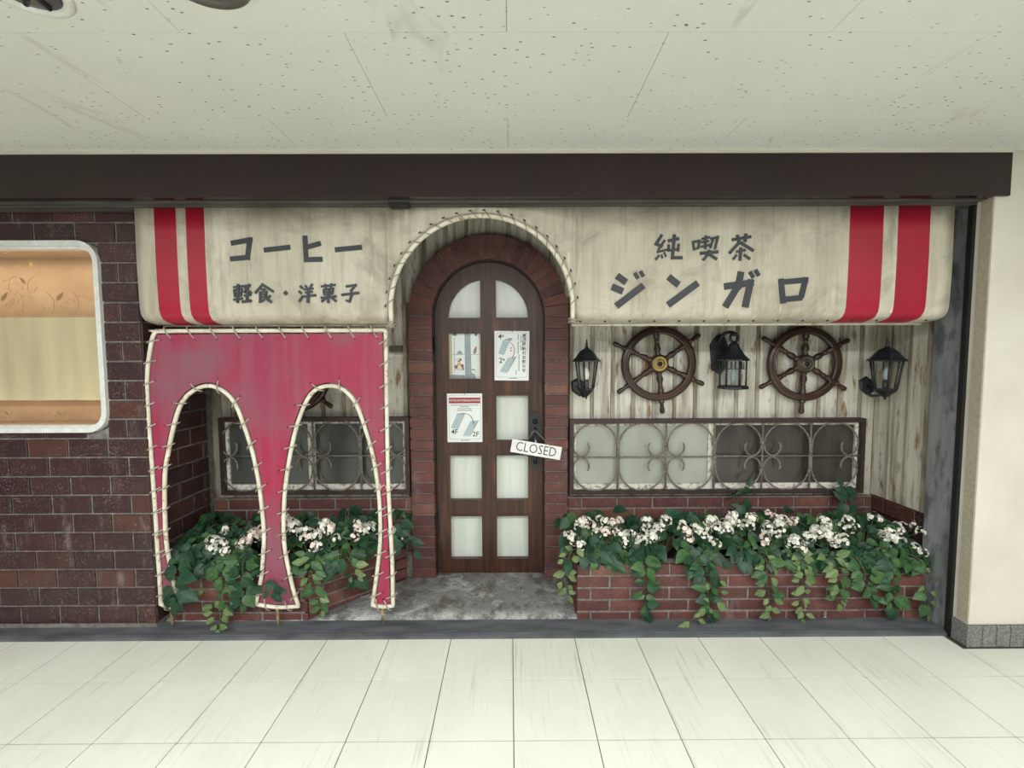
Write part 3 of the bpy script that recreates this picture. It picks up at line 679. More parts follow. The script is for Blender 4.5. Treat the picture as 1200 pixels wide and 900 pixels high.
# ------------------------------------------------------------------ planters
PZ = .316
def planter(name, pts, closed_at, label):
    """pts: plan outline of the outer brick faces seen from above, in order left to right"""
    g = tag(empty(name, (sum(p[0] for p in pts)/len(pts), .3, .02)), label, 'planter'); f = child(g)
    back = [(pts[-1][0], .505), (pts[0][0], .505)] if abs(pts[-1][1]-.505) > .02 or True else []
    out = [Vector((p[0], p[1])) for p in pts]
    poly = [tuple(p) for p in pts]
    mb = MB()
    for i in range(len(out)-1):
        a, b = out[i], out[i+1]; d = (b-a).normalized(); nn = Vector((-d.y, d.x)); a2, b2 = a+nn*.006+d*.006, b+nn*.006-d*(.08 if i == len(out)-2 and b.y > .4 else (.006 if i == len(out)-2 else .02)); c2, d2 = b2+nn*.07, a2+nn*.07
        vs = [(p.x, p.y, z) for z in (.02, PZ-.006) for p in (a2, b2, c2, d2)]; mb.add(vs, [(0,3,2,1),(4,5,6,7),(0,1,5,4),(1,2,6,5),(2,3,7,6),(3,0,4,7)])
    f(mb, 'core', M['mortar_pale'])
    cen = Vector((sum(p[0] for p in pts)/len(pts), .35)); allp = [(p[0], p[1]) for p in pts]
    if pts[-1][1] < .4: allp.append((pts[-1][0], .5))
    if pts[0][1] < .4: allp.append((pts[0][0], .5))
    mb = MB(); q = [(cen.x+(x-cen.x)*.96, cen.y+(y-cen.y)*.9) for x, y in allp]; tri = tessellate_polygon([[Vector((x, y, 0)) for x, y in q]]); mb.add([(x, y, PZ-.03) for x, y in q], tri); f(mb, 'soil', M['soil'])
    base = Vector(g.location)
    for i in range(len(out)-1):
        a, b = out[i], out[i+1]; ln = (b-a).length; par = g; n0 = len(bpy.data.objects)
        before = set(bpy.data.objects); lay(par, (a.x, a.y, 0), (b.x-a.x, b.y-a.y, 0), ln-(.028 if a.x == b.x else 0), -.001, 5, .0634, .205, 'brick_red', j=.010, shift=lambda r: -.03 if r % 2 else .075, jit=.002, d=.025)
        for o in set(bpy.data.objects)-before: o.matrix_basis = Matrix.Translation(-base) @ o.matrix_basis
    return g
def shifted(o, dz):
    pass
planter('brick_planter', [(.338, .5), (.338, .115), (2.16, .115)], 0, 'long low brick planter under the wide grilled window')
planter('brick_planter', [(-1.785, .122), (-1.055, .122), (-.62, .485)], 0, 'short brick planter with a slanted side behind the arched panel')

# ------------------------------------------------------------------ ship's wheels
def make_wheel(name, c, ang, label, capmat):
    g = tag(empty(name, c), label, 'ship wheel', "wooden ship's wheels on the siding"); RXm = Matrix.Rotation(pi/2, 4, 'X')
    def loc(mb, nm, mat, par=None): o = mb.build(nm, mat); o.parent = par or g; return o
    ri, ro, t = .176, .221, .017
    loc(MB().lathe([(ri, -t*.6), (ri+.006, -t), (ro-.007, -t), (ro, -t*.5), (ro, t*.5), (ro-.007, t), (ri+.006, t), (ri, t*.6)], 56, RXm, closed=True), 'rim', M['wheel'])
    loc(MB().lathe([(ri+.008, t+.003), (ri+.013, t+.004), (ri+.018, t-.002)], 56, RXm, cap=False), 'rim_bead', M['wheel'])
    loc(MB().lathe([(.054, -.02), (.056, .012), (.05, .022), (0, .024)], 28, RXm), 'hub', M['wheel'])
    loc(MB().lathe([(.047, .022), (.047, .027), (.040, .031), (.034, .027), (.028, .027), (.024, .033), (.016, .034), (.012, .028), (.010, .020)], 28, RXm, cap=False), 'hub_cap', M[capmat])
    loc(MB().lathe([(.0105, .018), (.0105, .0295), (0, .0295)], 16, RXm), 'hub_bore', M['black'])
    sp = MB().lathe([(.014, .04), (.015, .06), (.010, .068), (.014, .076), (.0165, .09), (.012, .112), (.009, .128), (.0145, .134), (.010, .142), (.014, .156), (.016, .18), (.013, .225), (.015, .229), (.009, .236), (.0095, .252), (.0125, .275), (.012, .29), (.006, .297), (0, .298)], 10).mesh('spoke', M['wheel'])
    sp.transform(Matrix.Diagonal((1.22, 1.22, 1, 1)))
    for k in range(6): ob('spoke', sp, g, M=Matrix.Rotation(ang+k*pi/3, 4, 'Y'))
    return g
wy = .505
def wheel_at(px, py, ang, label, cap): p = at(px, py, wy); return make_wheel('ship_wheel', p, math.radians(ang), label, cap)
wheel_at(771.7, 426.3, -5.5, "dark wooden ship's wheel with bright brass hub, next to the door", 'brass')
wheel_at(942.5, 426.3, 1.5, "dark wooden ship's wheel with dull bronze hub, between two lanterns", 'bronze')
wheel_at(343, 440, 10, "ship's wheel mostly hidden behind the raspberry arched panel", 'bronze')

# ------------------------------------------------------------------ wall lanterns
def make_lantern(c, hw, label, rot, arm, bot=.53, bulb='bulb'):
    """six-sided coach lantern; c = centre of the roof's lower edge, hw = half width of the roof"""
    wall = Vector((c.x+arm[0], .541, c.z+arm[1])); g = tag(empty('wall_lantern', wall), label, 'lantern', 'black iron lanterns on the siding'); D = c-wall
    def loc(mb, nm, mat, par=None): o = mb.build(nm, mat); o.data.transform(Matrix.Translation(D)); o.parent = par or g; return o
    n = 6; ph = rot
    roof = loc(MB().lathe([(hw, -.002), (hw, .006), (hw*.78, .022), (hw*.60, .045), (hw*.42, .062), (hw*.16, .075), (.006, .082)], n, smooth=False, phase=ph), 'roof', M['iron'])
    loc(MB().lathe([(.008, .078), (.010, .086), (.005, .092), (.009, .1), (.004, .108), (.005, .118), (0, .13)], 8), 'finial', M['iron'], roof)
    rt_, rb, zb = hw*.78, hw*bot, -.155
    for k in range(n):
        a = 2*pi*k/n+ph; loc(MB().tube([(rt_*math.cos(a), rt_*math.sin(a), 0), (rb*math.cos(a), rb*math.sin(a), zb)], .005, 5), 'bar', M['iron'])
        b = a+2*pi/n; q = MB(); q.add([(rt_*.97*math.cos(a), rt_*.97*math.sin(a), 0), (rt_*.97*math.cos(b), rt_*.97*math.sin(b), 0), (rb*.97*math.cos(b), rb*.97*math.sin(b), zb), (rb*.97*math.cos(a), rb*.97*math.sin(a), zb)], [(0, 1, 2, 3)]); loc(q, 'pane', M['glass'])
    loc(MB().lathe([(rb*1.04, zb), (rb*1.04, zb-.008), (rb*.8, zb-.02), (rb*.35, zb-.04), (.006, zb-.05), (.006, zb-.06), (0, zb-.064)], n, smooth=False, phase=ph), 'base', M['iron'])
    loc(MB().lathe([(.016, zb), (.016, zb+.05)], 10), 'lamp_holder', M['iron']); loc(MB().lathe([(.010, zb+.05), (.014, zb+.06), (.017, zb+.085), (.010, zb+.11), (0, zb+.12)], 12), 'bulb', M[bulb])
    bp = MB().lathe([(.045, 0), (.045, .006), (.034, .014), (.016, .018), (.012, .02)], 6, Matrix.Rotation(pi/2, 4, 'X') @ Matrix.Rotation(pi/6, 4, 'Z') @ Matrix.Diagonal((1.05, 1.35, 1, 1)), smooth=False).build('back_plate', M['iron']); bp.parent = g
    e = Vector((D.x, D.y, D.z+zb-.03)); mid = Vector((e.x*.55, -.07, min(-.015, e.z-.02)))
    ar = MB().tube(catmull([(0, -.012, 0), (e.x*.2, -.04, -.012), mid, e], 4), .008, 8).build('arm', M['iron']); ar.parent = g
YL = .44
make_lantern(at(687.4, 423.5, YL), .083, 'black coach lantern with a bright white bulb beside the brick door arch', .12, (-.03, -.155))
rc = at(1039, 423, .345); rw = at(1015, 452, .541)
make_lantern(rc, .096, 'black coach lantern on a bracket near the concrete jamb, rightmost', 0, (rw.x-rc.x, rw.z-rc.z), .55, 'ink_grey')
def hanging(c):
    wall = Vector((c.x-.05, .541, c.z+.07)); g = tag(empty('wall_lantern', wall), 'square black hanging lantern between the two ship wheels', 'lantern', 'black iron lanterns on the siding'); D = c-wall
    def loc(mb, nm, mat, par=None): o = mb.build(nm, mat); o.data.transform(Matrix.Translation(D)); o.parent = par or g; return o
    ph = .62; roof = loc(MB().lathe([(.083, -.004), (.083, .004), (.058, .03), (.036, .065), (.022, .095), (.014, .1)], 6, smooth=False, phase=ph), 'roof', M['iron'])
    loc(MB().tube([(.022*math.cos(a), 0, .128+.026*math.sin(a)) for a in [2*pi*k/16 for k in range(16)]], .008, 6, closed=True), 'ring', M['iron'], roof)
    for k in range(6):
        a = 2*pi*k/6+ph; r = .068; b = a+pi/3
        loc(MB().tube([(r*math.cos(a), r*math.sin(a), 0), (r*math.cos(a), r*math.sin(a), -.15)], .005, 5), 'bar', M['iron'])
        P = lambda q, z: (r*.96*math.cos(q), r*.96*math.sin(q), z)
        loc(MB().add([P(a, 0), P(b, 0), P(b, -.15), P(a, -.15)], [(0, 1, 2, 3)]), 'pane', M['glass'])
        for t in (.33, .66):
            z = -.012; loc(MB().tube([tuple(Vector(P(a, -.01)).lerp(Vector(P(b, -.01)), t)), tuple(Vector(P(a, -.05)).lerp(Vector(P(b, -.05)), t))], .002, 4), 'glazing_bar', M['iron'])
        loc(MB().tube([P(a, -.05), P(b, -.05)], .002, 4), 'glazing_bar', M['iron'])
    loc(MB().lathe([(.072, -.145), (.082, -.152), (.082, -.166), (.05, -.17)], 6, smooth=False, phase=ph), 'base', M['iron'])
    loc(MB().lathe([(.012, -.15), (.012, -.11), (.017, -.085), (.008, -.05), (0, -.045)], 10), 'bulb', M['ink_grey'])
    bp = MB().plate([(-.03, -.13), (.02, -.16), (.055, -.11), (.06, .02), (.03, .085), (-.01, .075), (-.045, .02)], [], -.012, 0).build('back_plate', M['iron']); bp.parent = g
    ar = MB().tube(catmull([(0.0, -.01, .03), (.02, -.05, .085), (D.x, D.y+.01, D.z+.158), (D.x, D.y, D.z+.14)], 5), .01, 8).build('arm', M['iron']); ar.parent = g
hanging(at(859.5, 422, YL))

# ------------------------------------------------------------------ notices, painted reflection and sign on the door
def text_mb(s, size, bold=0, spacing=1.0):
    cu = bpy.data.curves.new('t', 'FONT'); cu.body = s; cu.size = size; cu.align_x = 'CENTER'; cu.align_y = 'CENTER'; cu.offset = bold; cu.space_character = spacing; cu.resolution_u = 2
    o = bpy.data.objects.new('t', cu); C.objects.link(o); bpy.context.view_layer.update(); dg = bpy.context.evaluated_depsgraph_get()
    me = bpy.data.meshes.new_from_object(o.evaluated_get(dg)); vs = [tuple(v.co) for v in me.vertices]; fs = [tuple(p.vertices) for p in me.polygons]
    bpy.data.objects.remove(o); bpy.data.curves.remove(cu); bpy.data.meshes.remove(me); return vs, fs
def sheet_root(name, c, w, h, label, cat, tilt=0, grp=None):
    g = tag(empty(name, c), label, cat, grp); g.rotation_euler = (0, tilt, 0)
    def loc(mb, nm, mat): o = mb.build(nm, mat); o.parent = g; return o
    def txt(s, x, z, size, mat, nm='lettering', bold=0, sx=1, rot=0, y=-.0016):
        vs, fs = text_mb(s, size, bold); mb = MB(); c_, s_ = math.cos(rot), math.sin(rot)
        mb.add([(x+(v[0]*sx*c_-v[1]*s_), y, z+(v[0]*sx*s_+v[1]*c_)) for v in vs], fs); return loc(mb, nm, mat)
    return g, loc, txt
PYn = DY-.008
def px_rect(x0, y0, x1, y1, Y): a = at(x0, y0, Y); b = at(x1, y1, Y); return (a+b)/2, b.x-a.x, a.z-b.z
def border(loc, w, h, e=.010, r=.012):
    loc(MB().plate(rrect(-w/2+e, w/2-e, -h/2+e*1.9, h/2-e, r), [rrect(-w/2+e+.0016, w/2-e-.0016, -h/2+e*1.9+.0016, h/2-e-.0016, r)], -.0016, -.0008), 'border', M['ink_grey'])
def bar(loc, pts, mat, nm='drawing', y=-.0017): loc(MB().plate(pts, [], y, -.0006), nm, M[mat])
# right notice: store move, Japanese
c, w, h = px_rect(579.5, 388, 620.2, 445.8, PYn)
g, loc, txt = sheet_root('notice_sheet', c, w, h, 'white notice with vertical Japanese heading in the upper right of the door', 'notice', .012, 'relocation notices on the door')
loc(MB().plate([(-w/2, -h/2), (w/2-.002, -h/2), (w/2, h/2), (-w/2-.002, h/2)], [], -.0006, .001), 'sheet', M['paper']); border(loc, w, h)
U = lambda a, b: (-w/2+(a-70)/(612-70)*w, h/2-(b-80)/(838-80)*h)
bar(loc, [U(200,215), U(305,240), U(215,450), U(125,425)][::-1], 'ink_blue'); bar(loc, [U(215,215), U(300,185), U(350,190), U(320,235)][::-1], 'ink_grey')
bar(loc, [U(285,485), U(400,470), U(265,725), U(150,700)][::-1], 'ink_blue'); bar(loc, [U(375,480), U(420,465), U(290,690), U(265,722)][::-1], 'ink_grey', y=-.002)
for k in range(6):
    bar(loc, [U(190-k*11,245+k*32), U(292-k*13,268+k*32), U(290-k*13,273+k*32), U(188-k*11,250+k*32)][::-1], 'ink_grey', y=-.002)
    bar(loc, [U(275-k*20,505+k*34), U(370-k*20,500+k*34), U(368-k*20,506+k*34), U(273-k*20,511+k*34)][::-1], 'ink_grey', y=-.002)
arc = [U(x, z) for x, z in ((290,240),(335,270),(365,310),(380,355),(380,400),(370,440),(345,490))]
mb = MB(); mb.tube([(a, -.002, b) for a, b in arc], [.0008, .0012, .0016, .002, .002, .0018, .0026], 5); loc(mb, 'arrow', M['ink_red'])
for s, p, sz in (('4', (150,170), .044), ('2', (165,535), .044)): txt(s, *U(*p), sz, M['ink'], bold=.0006)
for p in ((195,160), (213,520)): txt('階', *U(*p), .014, M['ink'], bold=.0004)
for k, ch in enumerate('店舗移転のお知らせ'): txt(ch, *U(530, 155+k*66), .025, M['ink'], bold=.0005)
for k in range(2): txt('移転'[k], *U(330, 345+k*38), .011, M['ink_red'], bold=.0003)
for j, (a, b, x) in enumerate(((140,260,478),(300,370,478),(130,220,440),(240,430,438),(440,690,452),(680,745,410))):
    bar(loc, [U(x-7,a), U(x+7,a), U(x+7,b), U(x-7,b)][::-1], 'ink_grey', 'small_print')
bar(loc, [U(300,797), U(430,797), U(430,811), U(300,811)][::-1], 'ink_grey', 'small_print')
loc(MB().lathe([(.003, 0), (.003, .004), (0, .005)], 8, Matrix.Translation((0, -.001, h/2-.004)) @ RX), 'pin', M['ink'])
# left notice: English
c, w, h = px_rect(523.8, 461.2, 565.4, 518, PYn)
g, loc, txt = sheet_root('notice_sheet', c, w, h, 'white English relocation notice with a red banner at the left of the door', 'notice', 0, 'relocation notices on the door')
loc(MB().plate([(-w/2, -h/2), (w/2, -h/2), (w/2, h/2), (-w/2, h/2)], [], -.0006, .001), 'sheet', M['paper']); border(loc, w, h)
U = lambda a, b: (-w/2+(a-78)/(605-78)*w, h/2-(b-78)/(808-78)*h)
bar(loc, [U(105,140), U(575,140), U(575,225), U(105,225)][::-1], 'ink_red', 'banner')
txt('NOTICE OF STORE RELOCATION', *U(340, 183), .0145, M['paper'], sx=.84, bold=.0003, y=-.0022)
for (x, z, ww) in ((340,252,420),(340,275,140),(340,303,210),(340,330,225)): bar(loc, [U(x-ww/2,z-6), U(x+ww/2,z-6), U(x+ww/2,z+6), U(x-ww/2,z+6)][::-1], 'ink_grey', 'small_print')
bar(loc, [U(225,385), U(345,395), U(240,615), U(130,590)][::-1], 'ink_blue'); bar(loc, [U(210,380), U(330,365), U(365,380), U(320,400)][::-1], 'ink_grey')
bar(loc, [U(430,490), U(550,480), U(430,720), U(310,715)][::-1], 'ink_blue'); bar(loc, [U(520,490), U(555,480), U(480,610), U(470,585)][::-1], 'ink_grey', y=-.002)
for k in range(6): bar(loc, [U(215-k*14,410+k*32), U(335-k*16,418+k*32), U(333-k*16,423+k*32), U(213-k*14,415+k*32)][::-1], 'ink_grey', y=-.002); bar(loc, [U(415-k*18,510+k*34), U(510-k*18,508+k*34), U(508-k*18,514+k*34), U(413-k*18,516+k*34)][::-1], 'ink_grey', y=-.002)
arc = [U(x, z) for x, z in ((340,378),(390,385),(430,415),(458,460),(470,500),(476,535))]
loc(MB().tube([(a, -.002, b) for a, b in arc], [.0009, .0012, .0016, .002, .002, .0026], 5), 'arrow', M['ink'])
txt('4F', *U(185, 655), .042, M['ink'], bold=.0005); txt('2F', *U(505, 690), .042, M['ink'], bold=.0005); bar(loc, [U(275,774), U(415,774), U(415,786), U(275,786)][::-1], 'ink_grey', 'small_print')
loc(MB().lathe([(.003, 0), (.003, .004), (0, .005)], 8, Matrix.Translation((0, -.001, h/2-.004)) @ RX), 'pin', M['ink'])
# shop reflection painted in flat colours behind the upper left pane
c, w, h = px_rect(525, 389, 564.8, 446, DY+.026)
g, loc, txt = sheet_root('shop_reflection', c, w, h, 'painted reflection of a bright shop behind the upper left door pane', 'picture')
loc(MB().plate([(-w/2-.006, -h/2-.006), (w/2+.006, -h/2-.006), (w/2+.006, h/2+.006), (-w/2-.006, h/2+.006)], [], 0, .002), 'sheet', M['reflection_white'])
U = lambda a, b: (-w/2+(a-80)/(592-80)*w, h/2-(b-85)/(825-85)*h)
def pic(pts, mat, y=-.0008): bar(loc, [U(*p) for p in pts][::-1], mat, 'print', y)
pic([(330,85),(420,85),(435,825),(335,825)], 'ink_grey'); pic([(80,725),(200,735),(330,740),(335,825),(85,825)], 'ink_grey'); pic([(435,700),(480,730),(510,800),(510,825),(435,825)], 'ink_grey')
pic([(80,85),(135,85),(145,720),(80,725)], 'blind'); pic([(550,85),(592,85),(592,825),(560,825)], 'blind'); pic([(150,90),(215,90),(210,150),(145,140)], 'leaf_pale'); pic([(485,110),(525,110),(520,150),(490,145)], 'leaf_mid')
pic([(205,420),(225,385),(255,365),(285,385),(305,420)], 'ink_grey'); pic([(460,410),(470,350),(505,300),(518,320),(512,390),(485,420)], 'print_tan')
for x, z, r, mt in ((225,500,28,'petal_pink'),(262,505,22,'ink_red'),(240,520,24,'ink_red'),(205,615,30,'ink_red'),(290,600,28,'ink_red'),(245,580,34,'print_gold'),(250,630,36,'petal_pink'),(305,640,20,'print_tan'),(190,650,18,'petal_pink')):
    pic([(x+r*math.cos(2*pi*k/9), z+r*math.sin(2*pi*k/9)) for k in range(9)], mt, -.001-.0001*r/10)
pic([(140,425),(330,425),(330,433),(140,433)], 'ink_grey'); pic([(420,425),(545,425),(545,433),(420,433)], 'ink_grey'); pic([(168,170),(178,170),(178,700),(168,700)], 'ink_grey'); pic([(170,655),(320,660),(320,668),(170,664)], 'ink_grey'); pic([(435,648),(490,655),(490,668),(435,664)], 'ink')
# hanging CLOSED sign
SY = DY-.064
pts = [at(600.5, 514, SY), at(658.5, 524, SY), at(656, 539.5, SY), at(598, 529, SY)]; c = sum(pts, Vector())/4; w = ((pts[1]-pts[0]).length+(pts[2]-pts[3]).length)/2; h = (pts[0]-pts[3]).length
g, loc, txt = sheet_root('closed_sign', c, w, h, 'tilted white CLOSED sign hanging from the door handle', 'sign', math.radians(9.8))
loc(MB().plate([(-w/2, -h/2), (w/2, -h/2), (w/2, h/2), (-w/2, h/2)], [], -.003, .003), 'board', M['sign_white'])
txt('CLOSED', 0, -.001, .080, M['ink'], sx=.83, bold=-.0003, y=-.0036)
kn = at(626.5, 503.5, SY); MM = Matrix.Translation(c) @ Matrix.Rotation(math.radians(9.8), 4, 'Y'); k = MM.inverted() @ kn
loc(MB().tube([(-w*.22, -.004, h/2-.006), (k.x, k.y, k.z)], .0013, 5).tube([(w*.27, -.004, h/2-.006), (k.x, k.y, k.z)], .0013, 5), 'string', M['cord'])

# ------------------------------------------------------------------ lit display case in the brick wall
dc = tag(empty('display_case', ((cx0+cx1)/2, .1, cz0)), 'lit display window with rounded white frame in the brick wall', 'display case'); df = child(dc)
fr = df(MB().plate(rrect(cx0, cx1, cz0, cz1, .10, 10), [rrect(cx0+.024, cx1-.024, cz0+.024, cz1-.024, .08, 10)], YC, .09), 'frame', M['case_white'])
df(MB().plate(rrect(cx0+.018, cx1-.018, cz0+.018, cz1-.018, .09, 10), [rrect(cx0+.028, cx1-.028, cz0+.034, cz1-.036, .075, 10)], .065, .11), 'inner_frame', M['case_white'])
df(MB().box(cx0+.02, cx1-.02, .085, .088, cz0+.02, cz1-.02), 'pane', M['glass'])
df(MB().box(cx0+.02, cx1-.02, .30, .31, cz0+.02, cz1-.02), 'back_panel', M['wallpaper'])
df(MB().box(cx0+.02, cx1-.02, .11, .30, cz0+.02, cz0+.028).box(cx0+.02, cx1-.02, .11, .30, cz1-.028, cz1-.02).box(cx1-.028, cx1-.02, .11, .30, cz0+.02, cz1-.02).box(cx0+.02, cx0+.028, .11, .30, cz0+.02, cz1-.02), 'casing', M['wallpaper'])
zb1 = xz(60, 372, .20)[1]; zb0 = xz(60, 469, .20)[1]
mb = MB(); vs = []; fs = []; n = 60
for i in range(n+1):
    x = cx0+.03+(cx1-cx0-.06)*i/n; y = .20+.006*math.sin(x*21)+.004*math.sin(x*47+1); vs += [(x, y, zb0), (x, y, zb1)]
for i in range(n): fs.append((2*i, 2*i+2, 2*i+3, 2*i+1))
mb.add(vs, fs, True); df(mb, 'blind', M['blind'])
# floral print on the glass
YF = .0835
def motif(px, py, s, flip=1):
    fl_ = MB()
    o = Vector(xz(px, py, YF)); k = s
    lf = [(0, 0), (.018, .006), (.03, .022), (.036, .045), (.02, .036), (.004, .022)]
    fl_.plate([(o.x+a*k*flip, o.y+b*k) for a, b in (lf if flip > 0 else lf[::-1])], [], YF, YF+.0006)
    for q in ([(-.03,-.06),(-.015,-.04),(-.012,-.01),(-.02,.02),(-.05,.045)], [(.05,-.03),(.03,-.035),(.02,-.02),(.035,-.005)], [(.06,.05),(.09,.04),(.11,-.01),(.10,-.05)], [(.10,.02),(.125,.03),(.15,.015)], [(-.07,-.02),(-.055,-.045),(-.03,-.055)], [(.065,-.05),(.075,-.065),(.09,-.06)]):
        fl_.tube(catmull([(o.x+a*k*flip, YF, o.y+b*k) for a, b in q], 4), .0008, 4)
    for a, b in ((.05,.0),(.062,.008),(.058,-.012),(.045,-.01),(-.04,-.03),(.12,-.03),(.085,.0)):
        fl_.lathe([(.003*k, 0), (.003*k, .0006)], 6, Matrix.Translation((o.x+a*k*flip, YF, o.y+b*k)) @ RX)
    df(fl_, 'floral_motif', M['print_tan'])
for px in range(-320, 110, 65): motif(px-4, 353, 1.0)
for px in range(-300, 90, 66): motif(px, 333, .75, -1)
for px in range(-290, 120, 62): motif(px-10, 487, .6, -1)
for px, py in ((36, 310), (8, 296), (20, 312), (42, 328), (85, 293), (12, 330)):
    gd = MB(); a = Vector(xz(px, py, YF)); gd.plate([(a.x-.006, a.y-.008), (a.x+.004, a.y-.012), (a.x+.009, a.y+.004), (a.x, a.y+.013), (a.x-.008, a.y+.008)] if px == 36 else [(a.x-.012, a.y-.004), (a.x+.012, a.y+.002), (a.x+.012, a.y+.004), (a.x-.012, a.y-.001)], [], YF, YF+.0006); df(gd, 'gold_print', M['print_gold'])
for nm, z, e in (('case_lamp', cz1-.036, 2.9), ('case_lamp', cz0+.036, 1.1)):
    l = area(nm, ((cx0+cx1)/2, .15, z), (0 if z > 1.5 else pi, 0, 0), cx1-cx0-.1, .05, e, (1, .88, .72))

# ------------------------------------------------------------------ ceiling downlights
def downlight(x, y, r, ringmat, label):
    g = tag(empty('downlight', (x, y, CZ)), label, 'lamp', 'round ceiling downlights')
    def loc(mb, nm, mat): o = mb.build(nm, mat); o.parent = g; return o
    loc(MB().lathe([(r*.74, .002), (r*.76, -.006), (r*.93, -.008), (r, -.003), (r, .0005)], 40, cap=False), 'ring', M[ringmat])
    loc(MB().lathe([(r*.75, -.001), (r*.6, -.0015), (0, -.002)], 32), 'reflector', M['chrome' if ringmat == 'case_white' else 'ceil'])
    if ringmat == 'case_white':
        for a in (.3, 1.1, 2.4): loc(MB().tube([(r*.1*math.cos(a), r*.1*math.sin(a), -.003), (r*.65*math.cos(a+1.2), r*.65*math.sin(a+1.2), -.004)], .007, 6), 'lamp_tube', M['iron'])
downlight(-1.19, -.965, .095, 'case_white', 'white-rimmed round downlight at the top left corner')
downlight(-.731, -1.008, .11, 'steel', 'grey-rimmed round ceiling fitting right of the white downlight')

# ------------------------------------------------------------------ plants
def leaf_mesh(ln, wd, droop, fold, mat, kind=0):
    mb = MB(); rows = [0, .08, .22, .42, .64, .84, 1]
    ws = [.0, .62, .96, 1.0, .74, .36, 0] if kind == 0 else [.0, .35, .75, 1.0, .85, .45, 0]
    vs = []
    for t, w in zip(rows, ws):
        y = t*ln; z = -droop*ln*t*t+(.02*ln if t == 0 else 0)
        back = -.07*ln if (kind == 0 and t == .08) else 0
        vs += [(-w*wd/2, y+back, z+fold*w*wd/2), (0, y, z), (w*wd/2, y+back, z+fold*w*wd/2)]
    fs = []
    for i in range(len(rows)-1):
        a = i*3; fs += [(a, a+1, a+4, a+3), (a+1, a+2, a+5, a+4)]
    mb.add(vs, fs, True); return mb.mesh('leaf', M[mat])
LEAF = {k: [leaf_mesh(.088, .066, .22, .28, k), leaf_mesh(.075, .058, .3, .22, k), leaf_mesh(.098, .068, .15, .32, k), leaf_mesh(.062, .046, .28, .3, k)] for k in ('leaf_dark', 'leaf_mid')}
LEAF['leaf_pale'] = [leaf_mesh(.056, .036, .2, .3, 'leaf_pale', 1), leaf_mesh(.048, .033, .25, .25, 'leaf_pale', 1), leaf_mesh(.064, .038, .2, .3, 'leaf_pale', 1)]
LEAF['slim_mid'] = [leaf_mesh(.078, .044, .2, .3, 'leaf_mid', 1), leaf_mesh(.066, .04, .25, .25, 'leaf_mid', 1)]
def cluster_mesh(seed, mat, n=10, rad=.026):
    r = random.Random(seed); mb = MB()
    for k in range(n):
        d = Vector((r.gauss(0, 1), r.gauss(0, 1), r.gauss(.5, .8))).normalized(); p = Vector((d.x*rad*1.1, d.y*rad*.9, d.z*rad))*r.uniform(.75, 1.15)
        q = d.to_track_quat('Z', 'Y').to_matrix() @ Matrix.Rotation(r.uniform(0, 6), 3, 'Z'); s = r.uniform(.0065, .0095)
        for a in range(4):
            t = a*pi/2; ring = []
            for (u, v, h) in ((.05, 0, 0), (.6, -.62, .2), (1.1, -.35, .1), (1.1, .35, .1), (.6, .62, .2)):
                x, y = u*math.cos(t)-v*math.sin(t), u*math.sin(t)+v*math.cos(t); ring.append(p+q @ Vector((x*s, y*s, h*s)))
            mb.m = 0; mb.add(ring, [(0, 1, 2, 3, 4)])
        mb.m = 1; e = [p+q @ Vector((.15*s*math.cos(a*pi/2), .15*s*math.sin(a*pi/2), .2*s)) for a in range(4)]; mb.add(e, [(0, 1, 2, 3)])
    return mb.mesh('flower_cluster', [M[mat], M['flower_eye']])
CLW = [cluster_mesh(k, 'petal_white', 8+3*k, .019+.003*k) for k in range(4)]; CLP = [cluster_mesh(20+k, 'petal_pink', 10+3*k) for k in range(3)]
def put_leaf(g, p, d, nrm, kind, sc=1.0):
    d = Vector(d).normalized(); n = Vector(nrm); n = (n-d*n.dot(d)).normalized(); x = d.cross(n)
    mm = Matrix((x, d, n)).transposed().to_4x4(); mm.translation = Vector(p)-Vector(g.location); ob('leaf', R.choice(LEAF[kind]), g, M=mm @ Matrix.Scale(sc, 4))
